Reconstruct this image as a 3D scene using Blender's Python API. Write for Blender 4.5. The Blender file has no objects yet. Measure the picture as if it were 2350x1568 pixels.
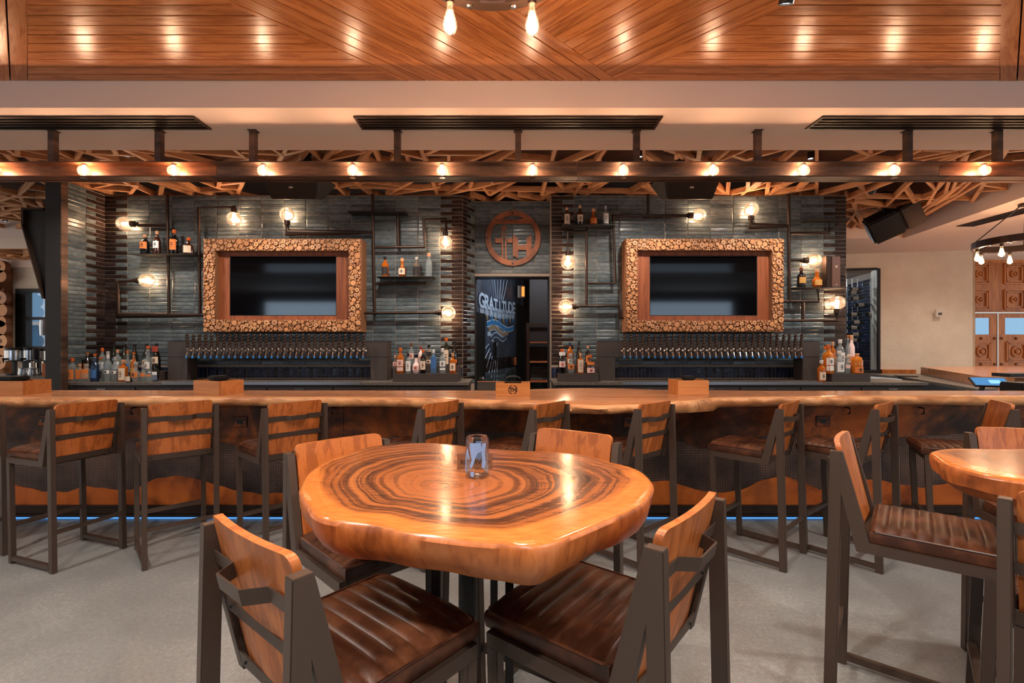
import bpy, bmesh, math, random
from mathutils import Vector, Matrix
from math import sin, cos, pi, radians, atan2, hypot
S = bpy.context.scene
COL = S.collection
# ---------------------------------------------------------------- camera
F, CX, CY, HC = 1120.0, 1175.0, 792.0, 1.46
cd = bpy.data.cameras.new('camera'); cam = bpy.data.objects.new('camera', cd); COL.objects.link(cam)
cam.location = (0, 0, HC); cam.rotation_euler = (pi/2, 0, 0)
cd.sensor_width = 36; cd.lens = F*36/2350; cd.shift_y = (CY-784)/2350; cd.clip_start = .05
S.camera = cam
S.view_settings.view_transform = 'Standard'; S.view_settings.look = 'None'
S.view_settings.gamma = 1; S.view_settings.use_curve_mapping = False
S.view_settings.exposure = 0.35

def lin(c):
    return tuple((x/255/12.92 if x/255 <= .04045 else ((x/255+.055)/1.055)**2.4) for x in c)
# ---------------------------------------------------------------- world and main lights
w = bpy.data.worlds.new('world'); S.world = w; w.use_nodes = True
bg = w.node_tree.nodes['Background']; bg.inputs[0].default_value = (1, .93, .86, 1); bg.inputs[1].default_value = 1.0
def light(kind, name, loc, power, color, rot=(0,0,0), size=.1, size_y=None, spot=None, blend=.5):
    l = bpy.data.lights.new(name, kind); o = bpy.data.objects.new(name, l); COL.objects.link(o)
    o.location = loc; o.rotation_euler = rot; l.energy = power; l.color = color
    if kind == 'AREA':
        l.size = size
        if size_y: l.shape = 'RECTANGLE'; l.size_y = size_y
    else: l.shadow_soft_size = size
    if spot: l.spot_size = radians(spot); l.spot_blend = blend
    return o
WARM = (1, .70, .50); WARMW = (1, .89, .77); COOL = (.62, .80, 1)
# ceiling can lights over the seating area (most of them above or behind the camera)
for i, (x, y, e) in enumerate([(-3.6,1.6,170),(-1.9,.2,150),(1.6,2.75,60),(0,-.6,170),(2.0,.2,150),(3.9,1.8,170),(-5.2,-.8,160),(5.4,-.8,160),(-.1,1.2,110)]):
    light('SPOT', 'can_light_beam', (x, y, 3.36), e, WARMW, size=.07, spot=150, blend=.8)
# daylight from the window wall behind the camera
light('AREA', 'window_daylight', (-7.8, -5.9, 2.6), 60, COOL, rot=(radians(90),0,0), size=2.7, size_y=.9)
light('AREA', 'window_daylight', (6.55, -5.9, 2.6), 60, COOL, rot=(radians(90),0,0), size=3.2, size_y=.9)
# bar aisle and back bar down lights in the slatted ceiling
for x in (-4.4,-2.9,-1.4,0.1,1.6,3.1,4.6):
    light('SPOT', 'bar_light_beam', (x, 5.15, 3.36), 112, WARMW, rot=(radians(18),0,0), size=.05, spot=120, blend=.9)
for x, y, e in ((7.4,7.4,110),(6.6,5.2,60),(9.4,6.4,90),(-7.4,8.6,90),(-7.0,6.2,40),(-9.4,9.6,90)):
    light('SPOT', 'side_room_beam', (x, y, 3.2), e, WARMW, size=.08, spot=150, blend=.9)

# ---------------------------------------------------------------- helpers
def P(u, v, y):      # a point of the place, from its direction and its distance y in front of the wall plane
    return Vector(((u-CX)/F*y, y, HC-(v-CY)/F*y))
def X(u, y): return (u-CX)/F*y
def Z(v, y): return HC-(v-CY)/F*y

class MB:
    def __init__(s): s.v = []; s.f = []; s.m = []; s.at = {}
    def add(s, vs, fs, mi=0):
        b = len(s.v); s.v += [tuple(v) for v in vs]; s.f += [tuple(b+i for i in f) for f in fs]; s.m += [mi]*len(fs)
        return s
    def box(s, a, b, M=None, mi=0):
        x0,y0,z0 = a; x1,y1,z1 = b
        vs = [(x0,y0,z0),(x1,y0,z0),(x1,y1,z0),(x0,y1,z0),(x0,y0,z1),(x1,y0,z1),(x1,y1,z1),(x0,y1,z1)]
        if M: vs = [M @ Vector(v) for v in vs]
        return s.add(vs, [(0,3,2,1),(4,5,6,7),(0,1,5,4),(1,2,6,5),(2,3,7,6),(3,0,4,7)], mi)
    def cbox(s, c, d, M=None, mi=0):
        return s.box([c[i]-d[i]/2 for i in range(3)], [c[i]+d[i]/2 for i in range(3)], M, mi)
    def bar(s, p, q, w, h, up=(0,0,1), mi=0, ext=0):   # rectangular bar from p to q, w across, h along up
        p, q, up = Vector(p), Vector(q), Vector(up); d = (q-p); L = d.length; d.normalize()
        a = d.cross(up)
        if a.length < 1e-4: a = d.cross(Vector((1,0,0)))
        a.normalize(); b = a.cross(d).normalized()
        p = p-d*ext; q = q+d*ext
        vs = [p-a*w/2-b*h/2, p+a*w/2-b*h/2, p+a*w/2+b*h/2, p-a*w/2+b*h/2]
        vs += [x+(q-p) for x in vs]
        return s.add(vs, [(0,1,2,3),(7,6,5,4),(0,4,5,1),(1,5,6,2),(2,6,7,3),(3,7,4,0)], mi)
    def prism(s, poly, z0, z1, M=None, mi=0, side=None):  # polygon (x,y) ccw, extruded
        n = len(poly); vs = [(x,y,z0) for x,y in poly]+[(x,y,z1) for x,y in poly]
        if M: vs = [M @ Vector(v) for v in vs]
        s.add(vs, [tuple(range(n-1,-1,-1)), tuple(range(n,2*n))], mi)
        b = len(s.v)-2*n
        for i in range(n):
            j = (i+1) % n; s.f.append((b+i,b+j,b+n+j,b+n+i)); s.m.append(mi if side is None else side)
        return s
    def lathe(s, prof, c=(0,0,0), n=16, M=None, mi=0, sq=None):  # profile (r,z); sq = squareness for square bottles
        c = Vector(c); vs = []; k = len(prof)
        for r, z in prof:
            for i in range(n):
                a = 2*pi*i/n; x, y = cos(a), sin(a)
                if sq:
                    e = max(abs(x), abs(y)); x, y = x*(1-sq)+x/e*sq*.92, y*(1-sq)+y/e*sq*.92
                p = Vector((r*x, r*y, z)); p = (M @ p) if M else p
                vs.append(p+c)
        fs = [(j*n+i, j*n+(i+1)%n, (j+1)*n+(i+1)%n, (j+1)*n+i) for j in range(k-1) for i in range(n)]
        if prof[0][0] > 1e-5: fs.append(tuple(range(n-1,-1,-1)))
        if prof[-1][0] > 1e-5: fs.append(tuple(range((k-1)*n, k*n)))
        return s.add(vs, fs, mi)
    def tube(s, pts, r, n=8, mi=0):
        pts = [Vector(p) for p in pts]; rings = []
        for i, p in enumerate(pts):
            d = (pts[min(i+1,len(pts)-1)]-pts[max(i-1,0)]).normalized()
            if i == 0: ref = Vector((0,0,1)) if abs(d.z) < .9 else Vector((0,1,0))
            a = d.cross(ref).normalized(); b = d.cross(a).normalized()
            m = 1.0
            if 0 < i < len(pts)-1:
                d1 = (p-pts[i-1]).normalized(); c_ = max(.3, d1.dot(d)); m = 1/c_
                t = (pts[i+1]-p).normalized()-d1
                t = t.normalized() if t.length > 1e-4 else a
            ring = []
            for j in range(n):
                o = a*cos(2*pi*j/n)*r+b*sin(2*pi*j/n)*r
                if m > 1.001: o = o + t*(o.dot(t))*(m-1)
                ring.append(p+o)
            rings += ring
        k = len(pts)
        fs = [(j*n+i, j*n+(i+1)%n, (j+1)*n+(i+1)%n, (j+1)*n+i) for j in range(k-1) for i in range(n)]
        fs += [tuple(range(n-1,-1,-1)), tuple(range((k-1)*n, k*n))]
        return s.add(rings, fs, mi)
    def grid(s, nu, nv, fn, mi=0, wrap=False):
        vs = [fn(i/(nu if wrap else nu-1), j/(nv-1)) for j in range(nv) for i in range(nu)]
        fs = [(j*nu+i, j*nu+(i+1)%nu, (j+1)*nu+(i+1)%nu, (j+1)*nu+i) for j in range(nv-1) for i in range(nu if wrap else nu-1)]
        return s.add(vs, fs, mi)
    def mesh(s, name, mats, smooth=False, bevel=0):
        me = bpy.data.meshes.new(name); me.from_pydata(s.v, [], s.f)
        for m in (mats if isinstance(mats, (list,tuple)) else [mats]): me.materials.append(m)
        if any(s.m): me.polygons.foreach_set('material_index', s.m)
        bm = bmesh.new(); bm.from_mesh(me)
        bmesh.ops.recalc_face_normals(bm, faces=bm.faces)
        if bevel: bmesh.ops.bevel(bm, geom=[e for e in bm.edges if e.calc_face_angle(0) > .6], offset=bevel, segments=2, affect='EDGES', clamp_overlap=True)
        bm.to_mesh(me); bm.free()
        if smooth:
            me.polygons.foreach_set('use_smooth', [True]*len(me.polygons))
            try: me.set_sharp_from_angle(angle=radians(40 if smooth is True else smooth))
            except Exception: pass
        for k, vals in s.at.items():
            a = me.attributes.new(k, 'FLOAT', 'POINT'); a.data.foreach_set('value', vals)
        me.update(); return me
    def build(s, name, mats, parent=None, smooth=False, bevel=0, loc=None):
        o = bpy.data.objects.new(name, s.mesh(name, mats, smooth, bevel)); COL.objects.link(o)
        if parent is not None: o.parent = parent
        if loc: o.location = loc
        return o
def link(name, me, parent=None, M=None):
    o = bpy.data.objects.new(name, me); COL.objects.link(o)
    if parent is not None: o.parent = parent
    if M is not None: o.matrix_basis = M
    return o
def tag(o, label=None, cat=None, group=None, kind=None):
    if label: o['label'] = label
    if cat: o['category'] = cat
    if group: o['group'] = group
    if kind: o['kind'] = kind
    return o
def empty(name, loc, rz=0, label=None, cat=None, group=None, kind=None):
    o = bpy.data.objects.new(name, None); COL.objects.link(o); o.location = loc; o.rotation_euler = (0,0,rz)
    o.empty_display_size = .1
    return tag(o, label, cat, group, kind)
def kids(o): return [c for c in bpy.data.objects if c.parent == o]
def copy_tree(o, parent=None):
    c = o.copy(); COL.objects.link(c); c.parent = parent
    for ch in TREE.get(o.name, []): copy_tree(ch, c)
    return c
TREE = {}
def snapshot(o):
    for c in kids(o): TREE.setdefault(o.name, []).append(c); snapshot(c)
def T(x=0,y=0,z=0): return Matrix.Translation((x,y,z))
def R(a, ax='Z'): return Matrix.Rotation(a, 4, ax)

# ---------------------------------------------------------------- materials
def mat(name, col=(128,128,128), rough=.5, metal=0, spec=.5, emit=None, es=0, trans=0, ior=1.45, coat=0):
    m = bpy.data.materials.new(name); m.use_nodes = True; b = m.node_tree.nodes['Principled BSDF']
    b.inputs['Base Color'].default_value = (*lin(col), 1); b.inputs['Roughness'].default_value = rough
    b.inputs['Metallic'].default_value = metal; b.inputs['Specular IOR Level'].default_value = spec
    b.inputs['Transmission Weight'].default_value = trans; b.inputs['IOR'].default_value = ior
    b.inputs['Coat Weight'].default_value = coat; b.inputs['Coat Roughness'].default_value = .12
    if emit: b.inputs['Emission Color'].default_value = (*lin(emit), 1); b.inputs['Emission Strength'].default_value = es
    return m
class N:
    def __init__(s, m): s.t = m.node_tree; s.b = s.t.nodes['Principled BSDF']
    def n(s, k, **kw):
        x = s.t.nodes.new(k)
        for a, b in kw.items(): setattr(x, a, b)
        return x
    def l(s, a, b): s.t.links.new(a, b)
    def math(s, op, a, b=None, c=None, clamp=False):
        x = s.n('ShaderNodeMath', operation=op); x.use_clamp = clamp
        for i, v in enumerate((a, b, c)):
            if v is None: continue
            if isinstance(v, (int, float)): x.inputs[i].default_value = v
            else: s.l(v, x.inputs[i])
        return x.outputs[0]
    def mapr(s, v, a, b, c=0, d=1):
        x = s.n('ShaderNodeMapRange'); s.l(v, x.inputs[0])
        for i, q in enumerate((a, b, c, d)): x.inputs[i+1].default_value = q
        return x.outputs[0]
    def obj(s): return s.n('ShaderNodeTexCoord').outputs['Object']
    def noise(s, vec, scale, detail=4, rough=.55, dist=0):
        x = s.n('ShaderNodeTexNoise'); s.l(vec, x.inputs['Vector']); x.inputs['Scale'].default_value = scale
        x.inputs['Detail'].default_value = detail; x.inputs['Roughness'].default_value = rough; x.inputs['Distortion'].default_value = dist
        return x.outputs[0]
    def mp(s, vec, sc=(1,1,1), rot=(0,0,0), loc=None):
        x = s.n('ShaderNodeMapping'); s.l(vec, x.inputs[0]); x.inputs['Scale'].default_value = sc; x.inputs['Rotation'].default_value = rot
        return x.outputs[0]
    def ramp(s, fac, stops, interp='LINEAR'):
        x = s.n('ShaderNodeValToRGB'); s.l(fac, x.inputs[0]); e = x.color_ramp.elements; x.color_ramp.interpolation = interp
        while len(e) < len(stops): e.new(.5)
        for q, (p, c) in zip(e, stops): q.position = p; q.color = (*lin(c), 1)
        return x.outputs[0]
    def mix(s, fac, a, b, mode='MIX'):
        x = s.n('ShaderNodeMix', data_type='RGBA', blend_type=mode)
        for i, v in ((0, fac), (6, a), (7, b)):
            if isinstance(v, (int, float)): x.inputs[i].default_value = v
            elif isinstance(v, tuple): x.inputs[i].default_value = (*lin(v), 1)
            else: s.l(v, x.inputs[i])
        return x.outputs[2]
    def rnd(s):  # one value per object, or per loose piece of a joined mesh
        a = s.n('ShaderNodeObjectInfo').outputs['Random']; b = s.n('ShaderNodeNewGeometry').outputs['Random Per Island']
        return s.math('FRACT', s.math('ADD', a, b))
    def shifted(s, vec, r, k=37.0):
        c = s.n('ShaderNodeCombineXYZ'); v = s.math('MULTIPLY', r, k)
        s.l(v, c.inputs[0]); s.l(v, c.inputs[1]); s.l(s.math('MULTIPLY', r, k*.7), c.inputs[2])
        x = s.n('ShaderNodeVectorMath', operation='ADD'); s.l(vec, x.inputs[0]); s.l(c.outputs[0], x.inputs[1]); return x.outputs[0]
    def color(s, c): s.l(c, s.b.inputs['Base Color'])
    def rough(s, c): s.l(c, s.b.inputs['Roughness'])
    def bump(s, h, st=.3, d=.01):
        x = s.n('ShaderNodeBump'); s.l(h, x.inputs['Height']); x.inputs['Strength'].default_value = st; x.inputs['Distance'].default_value = d
        s.l(x.outputs[0], s.b.inputs['Normal'])
def wood(name, dark, mid, light_, along=0, sc=1.0, rough=.35, vary=.25, stretch=14, coat=0, figure=1.0, amp=.07):
    m = mat(name, mid, rough, coat=coat); g = N(m); r = g.rnd()
    v = g.shifted(g.obj(), r)
    s3 = [stretch]*3; s3[along] = 1
    v1 = g.mp(v, tuple(q*sc for q in s3))
    a = g.noise(v1, 1.6, 6, .6, .6*figure)
    w_ = g.math('SINE', g.math('MULTIPLY', a, 26*figure))
    b = g.noise(g.mp(v, tuple(q*sc*(6 if i != along else 3) for i, q in enumerate(s3))), 2.2, 3, .6)
    f = g.math('ADD', g.math('MULTIPLY', w_, amp), g.math('ADD', g.math('MULTIPLY', a, .75), g.math('MULTIPLY', b, .28)))
    c = g.ramp(f, [(.22, dark), (.50, mid), (.78, light_)])
    k = g.mapr(r, 0, 1, 1-vary, 1+vary*.5)
    h = g.n('ShaderNodeHueSaturation'); g.l(c, h.inputs['Color']); g.l(k, h.inputs['Value']); g.color(h.outputs[0])
    g.bump(f, .12, .004)
    return m
M = {}
M['ceil_wood'] = wood('ceiling_plank_wood', (138,77,40), (192,118,64), (217,146,90), sc=1.6, rough=.22, vary=.16, stretch=9, figure=1.0, amp=.05)
M['lattice'] = wood('lattice_slat_wood', (156,98,60), (208,146,100), (228,170,124), sc=1.2, rough=.55, vary=.25)
M['dark_ceiling'] = mat('dark_ceiling_board', (70,36,20), .8)
M['stool_wood'] = wood('stool_back_wood', (108,56,26), (172,96,46), (202,122,64), along=2, sc=1.6, rough=.34, vary=.2, stretch=11, figure=1.0, amp=.05)
M['bar_wood'] = wood('bar_slab_wood', (150,94,62), (196,134,92), (220,162,120), along=0, sc=.7, rough=.2, vary=.05, stretch=7, figure=1.2)
M['live_edge'] = wood('bar_live_edge_wood', (120,60,30), (214,150,98), (238,186,134), along=0, sc=1.0, rough=.35, vary=.05, stretch=4)
M['caddy_wood'] = wood('caddy_wood', (170,104,54), (198,128,70), (216,150,90), along=0, sc=1.0, rough=.4, amp=.03)
M['door_wood'] = wood('door_wood', (140,78,34), (196,116,56), (214,136,74), along=2, sc=.8, rough=.35, vary=.1)
M['tv_wood'] = wood('tv_surround_wood', (90,44,22), (140,74,40), (156,88,50), along=2, sc=.8, rough=.5)
M['shelf_wood'] = mat('shelf_wood', (170,90,50), .5)
M['steel'] = mat('stool_powder_coated_steel', (80,66,58), .42, .35)
M['black_steel'] = mat('black_steel', (42,38,37), .5, .3)
M['pipe'] = mat('pipe_bronze_steel', (62,46,38), .38, .6)
M['black'] = mat('black_plastic', (20,19,19), .5)
M['dark_grey'] = mat('dark_grey_laminate', (66,56,52), .5)
M['screen'] = mat('tv_screen', (6,6,8), .06, spec=.3)
M['white_wall'] = mat('white_plaster', (226,214,202), .7)
M['cream'] = mat('cream_brick_paint', (232,214,192), .75)
M['soffit'] = mat('soffit_paint', (238,212,196), .75)
M['chrome'] = mat('chrome', (220,215,210), .18, 1)
M['stainless'] = mat('stainless', (190,190,190), .28, 1)
M['tap_blue'] = mat('tap_plug_blue', (40,120,190), .5)
M['counter'] = mat('counter_stone', (96,88,82), .35)
M['label_cream'] = mat('label_cream', (222,200,178), .6)
M['rust'] = mat('rusted_steel', (170,86,44), .5, .3)
M['rubber'] = mat('rubber', (18,16,16), .8)
def tex_noise(m, scale, c1, c2, lo=.35, hi=.65, bump=0, rough=None, detail=6):
    g = N(m); v = g.obj(); a = g.noise(v, scale, detail, .62)
    g.color(g.ramp(a, [(lo, c1), (hi, c2)]))
    if bump: g.bump(a, bump, .01)
    if rough: g.rough(g.mapr(a, .3, .7, *rough))
    return g
tex_noise(M['counter'], 60, (64,58,54), (122,112,102))
g = tex_noise(M['cream'], 3, (226,208,186), (236,220,198)); br = g.n('ShaderNodeTexBrick')
g.l(g.mp(g.obj(), (1,1,1), (pi/2,0,0)), br.inputs['Vector']); br.inputs['Scale'].default_value = 1; br.inputs['Brick Width'].default_value = .22; br.inputs['Row Height'].default_value = .075; br.inputs['Mortar Size'].default_value = .006
nb = g.noise(g.obj(), 14, 5); g.bump(g.math('ADD', g.math('MULTIPLY', br.outputs['Fac'], -.5), nb), .45, .012)
tex_noise(M['rust'], 5, (104,60,40), (156,92,58), bump=.1)
# leather
m = M['leather'] = mat('brown_leather', (92,46,26), .36, spec=.5); g = N(m); v = g.shifted(g.obj(), g.n('ShaderNodeObjectInfo').outputs['Random'], 9)
a = g.noise(v, 7, 5, .65); g.color(g.ramp(a, [(.3, (34,18,12)), (.52, (72,40,25)), (.72, (112,68,44))]))
g.bump(g.noise(v, 260, 2), .12, .002); g.rough(g.mapr(a, .3, .7, .28, .42))
# concrete
m = M['concrete'] = mat('polished_concrete', (150,144,136), .38); g = N(m); v = g.obj()
a = g.noise(v, 1.1, 6, .6); b = g.noise(v, 160, 2, .5); c = g.noise(v, 45, 3, .6)
f = g.math('ADD', g.math('MULTIPLY', a, .5), g.math('ADD', g.math('MULTIPLY', b, .35), g.math('MULTIPLY', c, .3)))
g.color(g.ramp(f, [(.42, (114,117,118)), (.58, (133,136,137)), (.72, (160,163,163))])); g.rough(g.mapr(a, .3, .7, .28, .45))
# glazed tiles
def tile_mat(name, c1, c2, c3, rough):
    m = mat(name, c2, rough); g = N(m); r = g.rnd(); v = g.shifted(g.obj(), r, 11)
    a = g.noise(g.mp(v, (1,1,3)), 9, 5, .65)
    f = g.math('ADD', g.math('MULTIPLY', a, .6), g.math('MULTIPLY', r, .42))
    g.color(g.ramp(f, [(.25, c1), (.50, c2), (.78, c3)])); g.bump(g.noise(g.mp(v, (1,1,2)), 13, 3), .16, .008)
    g.rough(g.mapr(a, .3, .7, rough*.7, rough*1.4)); return m
M['tile'] = tile_mat('blue_grey_glazed_tile', (56,67,73), (76,87,92), (98,107,111), .26)
M['tile_dark'] = tile_mat('dark_brown_glazed_tile', (22,16,15), (38,28,26), (58,46,42), .22)
M['tile_navy'] = tile_mat('navy_glazed_tile', (12,16,26), (22,30,48), (36,50,78), .18)
M['grout'] = mat('tile_grout', (146,128,112), .9)
# table: t attribute is 0 at the pith and 1 at the rim
m = M['table_top'] = mat('table_slab_wood', (180,100,40), .2, coat=.35); g = N(m)
at = g.n('ShaderNodeAttribute', attribute_name='t').outputs['Fac']; v = g.obj()
n1 = g.noise(g.mp(v, (1,1,1)), 2.0, 2, .5, .3); n2 = g.noise(v, 11, 4, .6)
tt = g.math('ADD', at, g.math('ADD', g.math('MULTIPLY', g.math('SUBTRACT', n1, .5), .30), g.math('MULTIPLY', g.math('SUBTRACT', n2, .5), .03)))
rings = g.noise(g.n('ShaderNodeCombineXYZ').outputs[0], 1, 2)
cx_ = g.n('ShaderNodeCombineXYZ'); g.l(g.math('MULTIPLY', tt, 15), cx_.inputs[0]); g.l(g.math('MULTIPLY', n1, 1.0), cx_.inputs[1])
rg = g.noise(cx_.outputs[0], 1.3, 4, .6)
sp = g.n('ShaderNodeSeparateXYZ'); g.l(v, sp.inputs[0])
ts = g.math('SUBTRACT', tt, g.math('MULTIPLY', sp.outputs[1], .26))
fine = g.noise(g.mp(v, (6,30,6)), 3, 4)
heart = g.ramp(g.math('ADD', rg, g.math('MULTIPLY', g.math('SUBTRACT', fine, .5), .25)), [(.37, (58,34,24)), (.44, (100,58,34)), (.51, (146,84,44)), (.70, (172,104,56))])
heart = g.mix(g.mapr(tt, .15, .5, .35, 1), (164,94,48), heart)
sap = g.ramp(g.math('ADD', g.math('MULTIPLY', rg, .4), g.math('MULTIPLY', fine, .6)), [(.35, (182,102,46)), (.55, (202,122,58)), (.75, (216,142,80))])
g.color(g.mix(g.mapr(ts, .85, .91), heart, sap)); g.rough(g.mapr(n2, .3, .7, .16, .26))
m = M['table_side'] = mat('table_live_edge_wood', (200,110,50), .34); g = N(m); v = g.obj()
a = g.noise(g.mp(v, (1,1,.22)), 26, 5, .65, .5); b = g.noise(v, 5, 4, .6); f = g.math('ADD', g.math('MULTIPLY', a, .45), g.math('MULTIPLY', b, .62))
g.color(g.ramp(f, [(.34, (80,42,24)), (.46, (146,80,40)), (.56, (180,104,54)), (.75, (202,136,88))])); g.bump(f, .25, .01)
# discs
m = M['disc'] = mat('branch_slice', (206,150,100), .55); g = N(m); r = g.rnd()
rr = g.n('ShaderNodeAttribute', attribute_name='rr').outputs['Fac']
base = g.ramp(r, [(0, (172,116,74)), (.5, (200,138,90)), (.8, (214,160,112)), (1, (184,134,102))])
pith = g.math('MULTIPLY', g.math('LESS_THAN', rr, .32), g.math('GREATER_THAN', r, .62))
bark = g.math('GREATER_THAN', rr, .94)
g.color(g.mix(bark, g.mix(pith, base, (110,60,34)), (130,78,46)))
m = M['bark'] = mat('branch_bark', (136,90,58), .8)
# bar front
m = M['rusty_plate'] = mat('patina_steel_plate', (110,60,34), .42, .35); g = N(m); v = g.obj()
a = g.noise(v, 1.5, 6, .65, .8); b = g.noise(v, 9, 5, .6)
f = g.math('ADD', g.math('MULTIPLY', a, .8), g.math('MULTIPLY', b, .25))
g.color(g.ramp(f, [(.40, (40,26,20)), (.50, (86,48,28)), (.60, (150,78,30)), (.72, (176,92,36))])); g.bump(b, .1, .004)
m = M['orange_plate'] = mat('orange_patina_plate', (180,90,30), .38, .3); g = N(m); v = g.obj()
a = g.noise(v, 1.6, 6, .62, .5); g.color(g.ramp(a, [(.36, (84,42,20)), (.48, (176,88,32)), (.66, (208,112,42))]))
m = M['perforated'] = mat('perforated_steel_sheet', (70,54,48), .4, .5); g = N(m); v = g.mp(g.obj(), (1,1,1), (pi/2,0,0))
vo = g.n('ShaderNodeTexVoronoi', voronoi_dimensions='2D'); vo.inputs['Scale'].default_value = 72; vo.inputs['Randomness'].default_value = .12; g.l(v, vo.inputs['Vector'])
hole = g.math('LESS_THAN', vo.outputs['Distance'], .34); a = g.noise(v, 2.5, 4)
g.color(g.mix(hole, g.ramp(a, [(.35, (74,60,56)), (.65, (124,98,86))]), (8,7,8))); g.bump(g.math('SUBTRACT', 1.0, hole), .6, .004)
# beam
m = M['beam'] = mat('brown_mill_steel', (104,64,44), .45, .4); g = N(m); v = g.shifted(g.obj(), g.n('ShaderNodeObjectInfo').outputs['Random'], 5)
a = g.noise(g.mp(v, (1,1,5)), 2.2, 6, .65); g.color(g.ramp(a, [(.35, (60,46,40)), (.55, (98,72,58)), (.72, (136,98,76))])); g.bump(a, .12, .005)
M['beam_orange'] = M['beam'].copy(); M['beam_orange'].name = 'orange_mill_steel'
q_ = [n for n in M['beam_orange'].node_tree.nodes if n.type == 'VALTORGB'][0].color_ramp.elements
for e_, c_ in zip(q_, ((84,50,32),(136,80,48),(170,108,66))): e_.color = (*lin(c_), 1)
# thin clear glass that lets lamp light through
def thin_glass(name, tint=(255,255,255), f=1.0, haze=0):
    m = bpy.data.materials.new(name); m.use_nodes = True; t = m.node_tree; t.nodes.clear()
    o = t.nodes.new('ShaderNodeOutputMaterial'); mx = t.nodes.new('ShaderNodeMixShader'); tr = t.nodes.new('ShaderNodeBsdfTransparent'); gl = t.nodes.new('ShaderNodeBsdfGlossy')
    fr = t.nodes.new('ShaderNodeLayerWeight'); fr.inputs[0].default_value = .35
    tr.inputs[0].default_value = (*lin(tint), 1); gl.inputs['Roughness'].default_value = .05
    mm = t.nodes.new('ShaderNodeMath'); mm.operation = 'MULTIPLY'; mm.inputs[1].default_value = f
    t.links.new(fr.outputs['Fresnel'], mm.inputs[0]); t.links.new(mm.outputs[0], mx.inputs[0])
    src = tr.outputs[0]
    if haze:
        tl = t.nodes.new('ShaderNodeBsdfTranslucent'); tl.inputs[0].default_value = (*lin(tint), 1); hz = t.nodes.new('ShaderNodeMixShader'); hz.inputs[0].default_value = haze
        t.links.new(tr.outputs[0], hz.inputs[1]); t.links.new(tl.outputs[0], hz.inputs[2]); src = hz.outputs[0]
    t.links.new(src, mx.inputs[1]); t.links.new(gl.outputs[0], mx.inputs[2]); t.links.new(mx.outputs[0], o.inputs[0]); return m
M['bulb_glass'] = thin_glass('bulb_glass', (255,240,222), .9, .032)
M['clear_glass'] = thin_glass('clear_glass', (244,248,250), 1.3)
M['tumbler_glass'] = thin_glass('tumbler_glass', (250,252,253), .7)
M['window_glass'] = thin_glass('window_glass', (235,240,245), .5)
def emis(name, col, s):
    m = bpy.data.materials.new(name); m.use_nodes = True; t = m.node_tree; t.nodes.clear()
    o = t.nodes.new('ShaderNodeOutputMaterial'); e = t.nodes.new('ShaderNodeEmission'); e.inputs[0].default_value = (*lin(col), 1); e.inputs[1].default_value = s
    t.links.new(e.outputs[0], o.inputs[0]); return m
M['filament'] = emis('glowing_filament', (255,222,180), 40)
M['spot_lens'] = emis('spot_lens', (235,245,255), 14)
M['led_blue'] = emis('blue_led_strip', (90,160,235), 1.0)
M['win_sky'] = emis('daylight_pane', (150,190,222), .8)
M['exit_glow'] = emis('exit_sign_glow', (255,150,70), 1.2)
M['tablet'] = emis('lit_tablet_screen', (90,150,205), .8)
M['tablet_box'] = emis('lit_tablet_dialog', (140,200,240), 1.2)
random.seed(7)
ZS, ZW, ZL = 3.23, 3.43, 3.38          # soffit, plank ceiling, lattice undersides
# ================================================================ floor and shell
def struct(mb, name, mats, **k):
    return tag(mb.build(name, mats, **k), kind='structure')
struct(MB().box((-13,-6.2,-.1),(13,12.5,0)), 'floor', M['concrete'])
# rear wall with windows, behind the camera
rw = MB()
for x0,x1 in ((-13,-9.2),(-6.4,-2.4),(2.4,4.9),(8.2,13)): rw.box((x0,-6.2,0),(x1,-6,3.43))
for x0,x1 in ((-9.2,-6.4),(4.9,8.2)): rw.box((x0,-6.2,0),(x1,-6,2.1)).box((x0,-6.2,3.1),(x1,-6,3.43))
rw.box((-2.4,-6.2,2.6),(2.4,-6,3.43))
struct(rw, 'wall_rear', M['dark_ceiling'])
for i,(x0,x1,z0,z1) in enumerate(((-9.2,-6.4,2.1,3.1),(4.9,8.2,2.1,3.1),(-2.4,2.4,0,2.6))):
    wn = struct(MB().box((x0,-6.16,z0),(x1,-6.12,z1)), 'window_%d' % (i+2), M['win_sky'] if i < 2 else M['dark_grey'])
    f = MB()
    for a,b in (((x0,-6.12,z0),(x0+.06,-6.04,z1)),((x1-.06,-6.12,z0),(x1,-6.04,z1)),((x0+.06,-6.12,z0),(x1-.06,-6.04,z0+.06)),((x0+.06,-6.12,z1-.06),(x1-.06,-6.04,z1))): f.box(a,b)
    f.build('window_frame', M['black'], wn)

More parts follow.
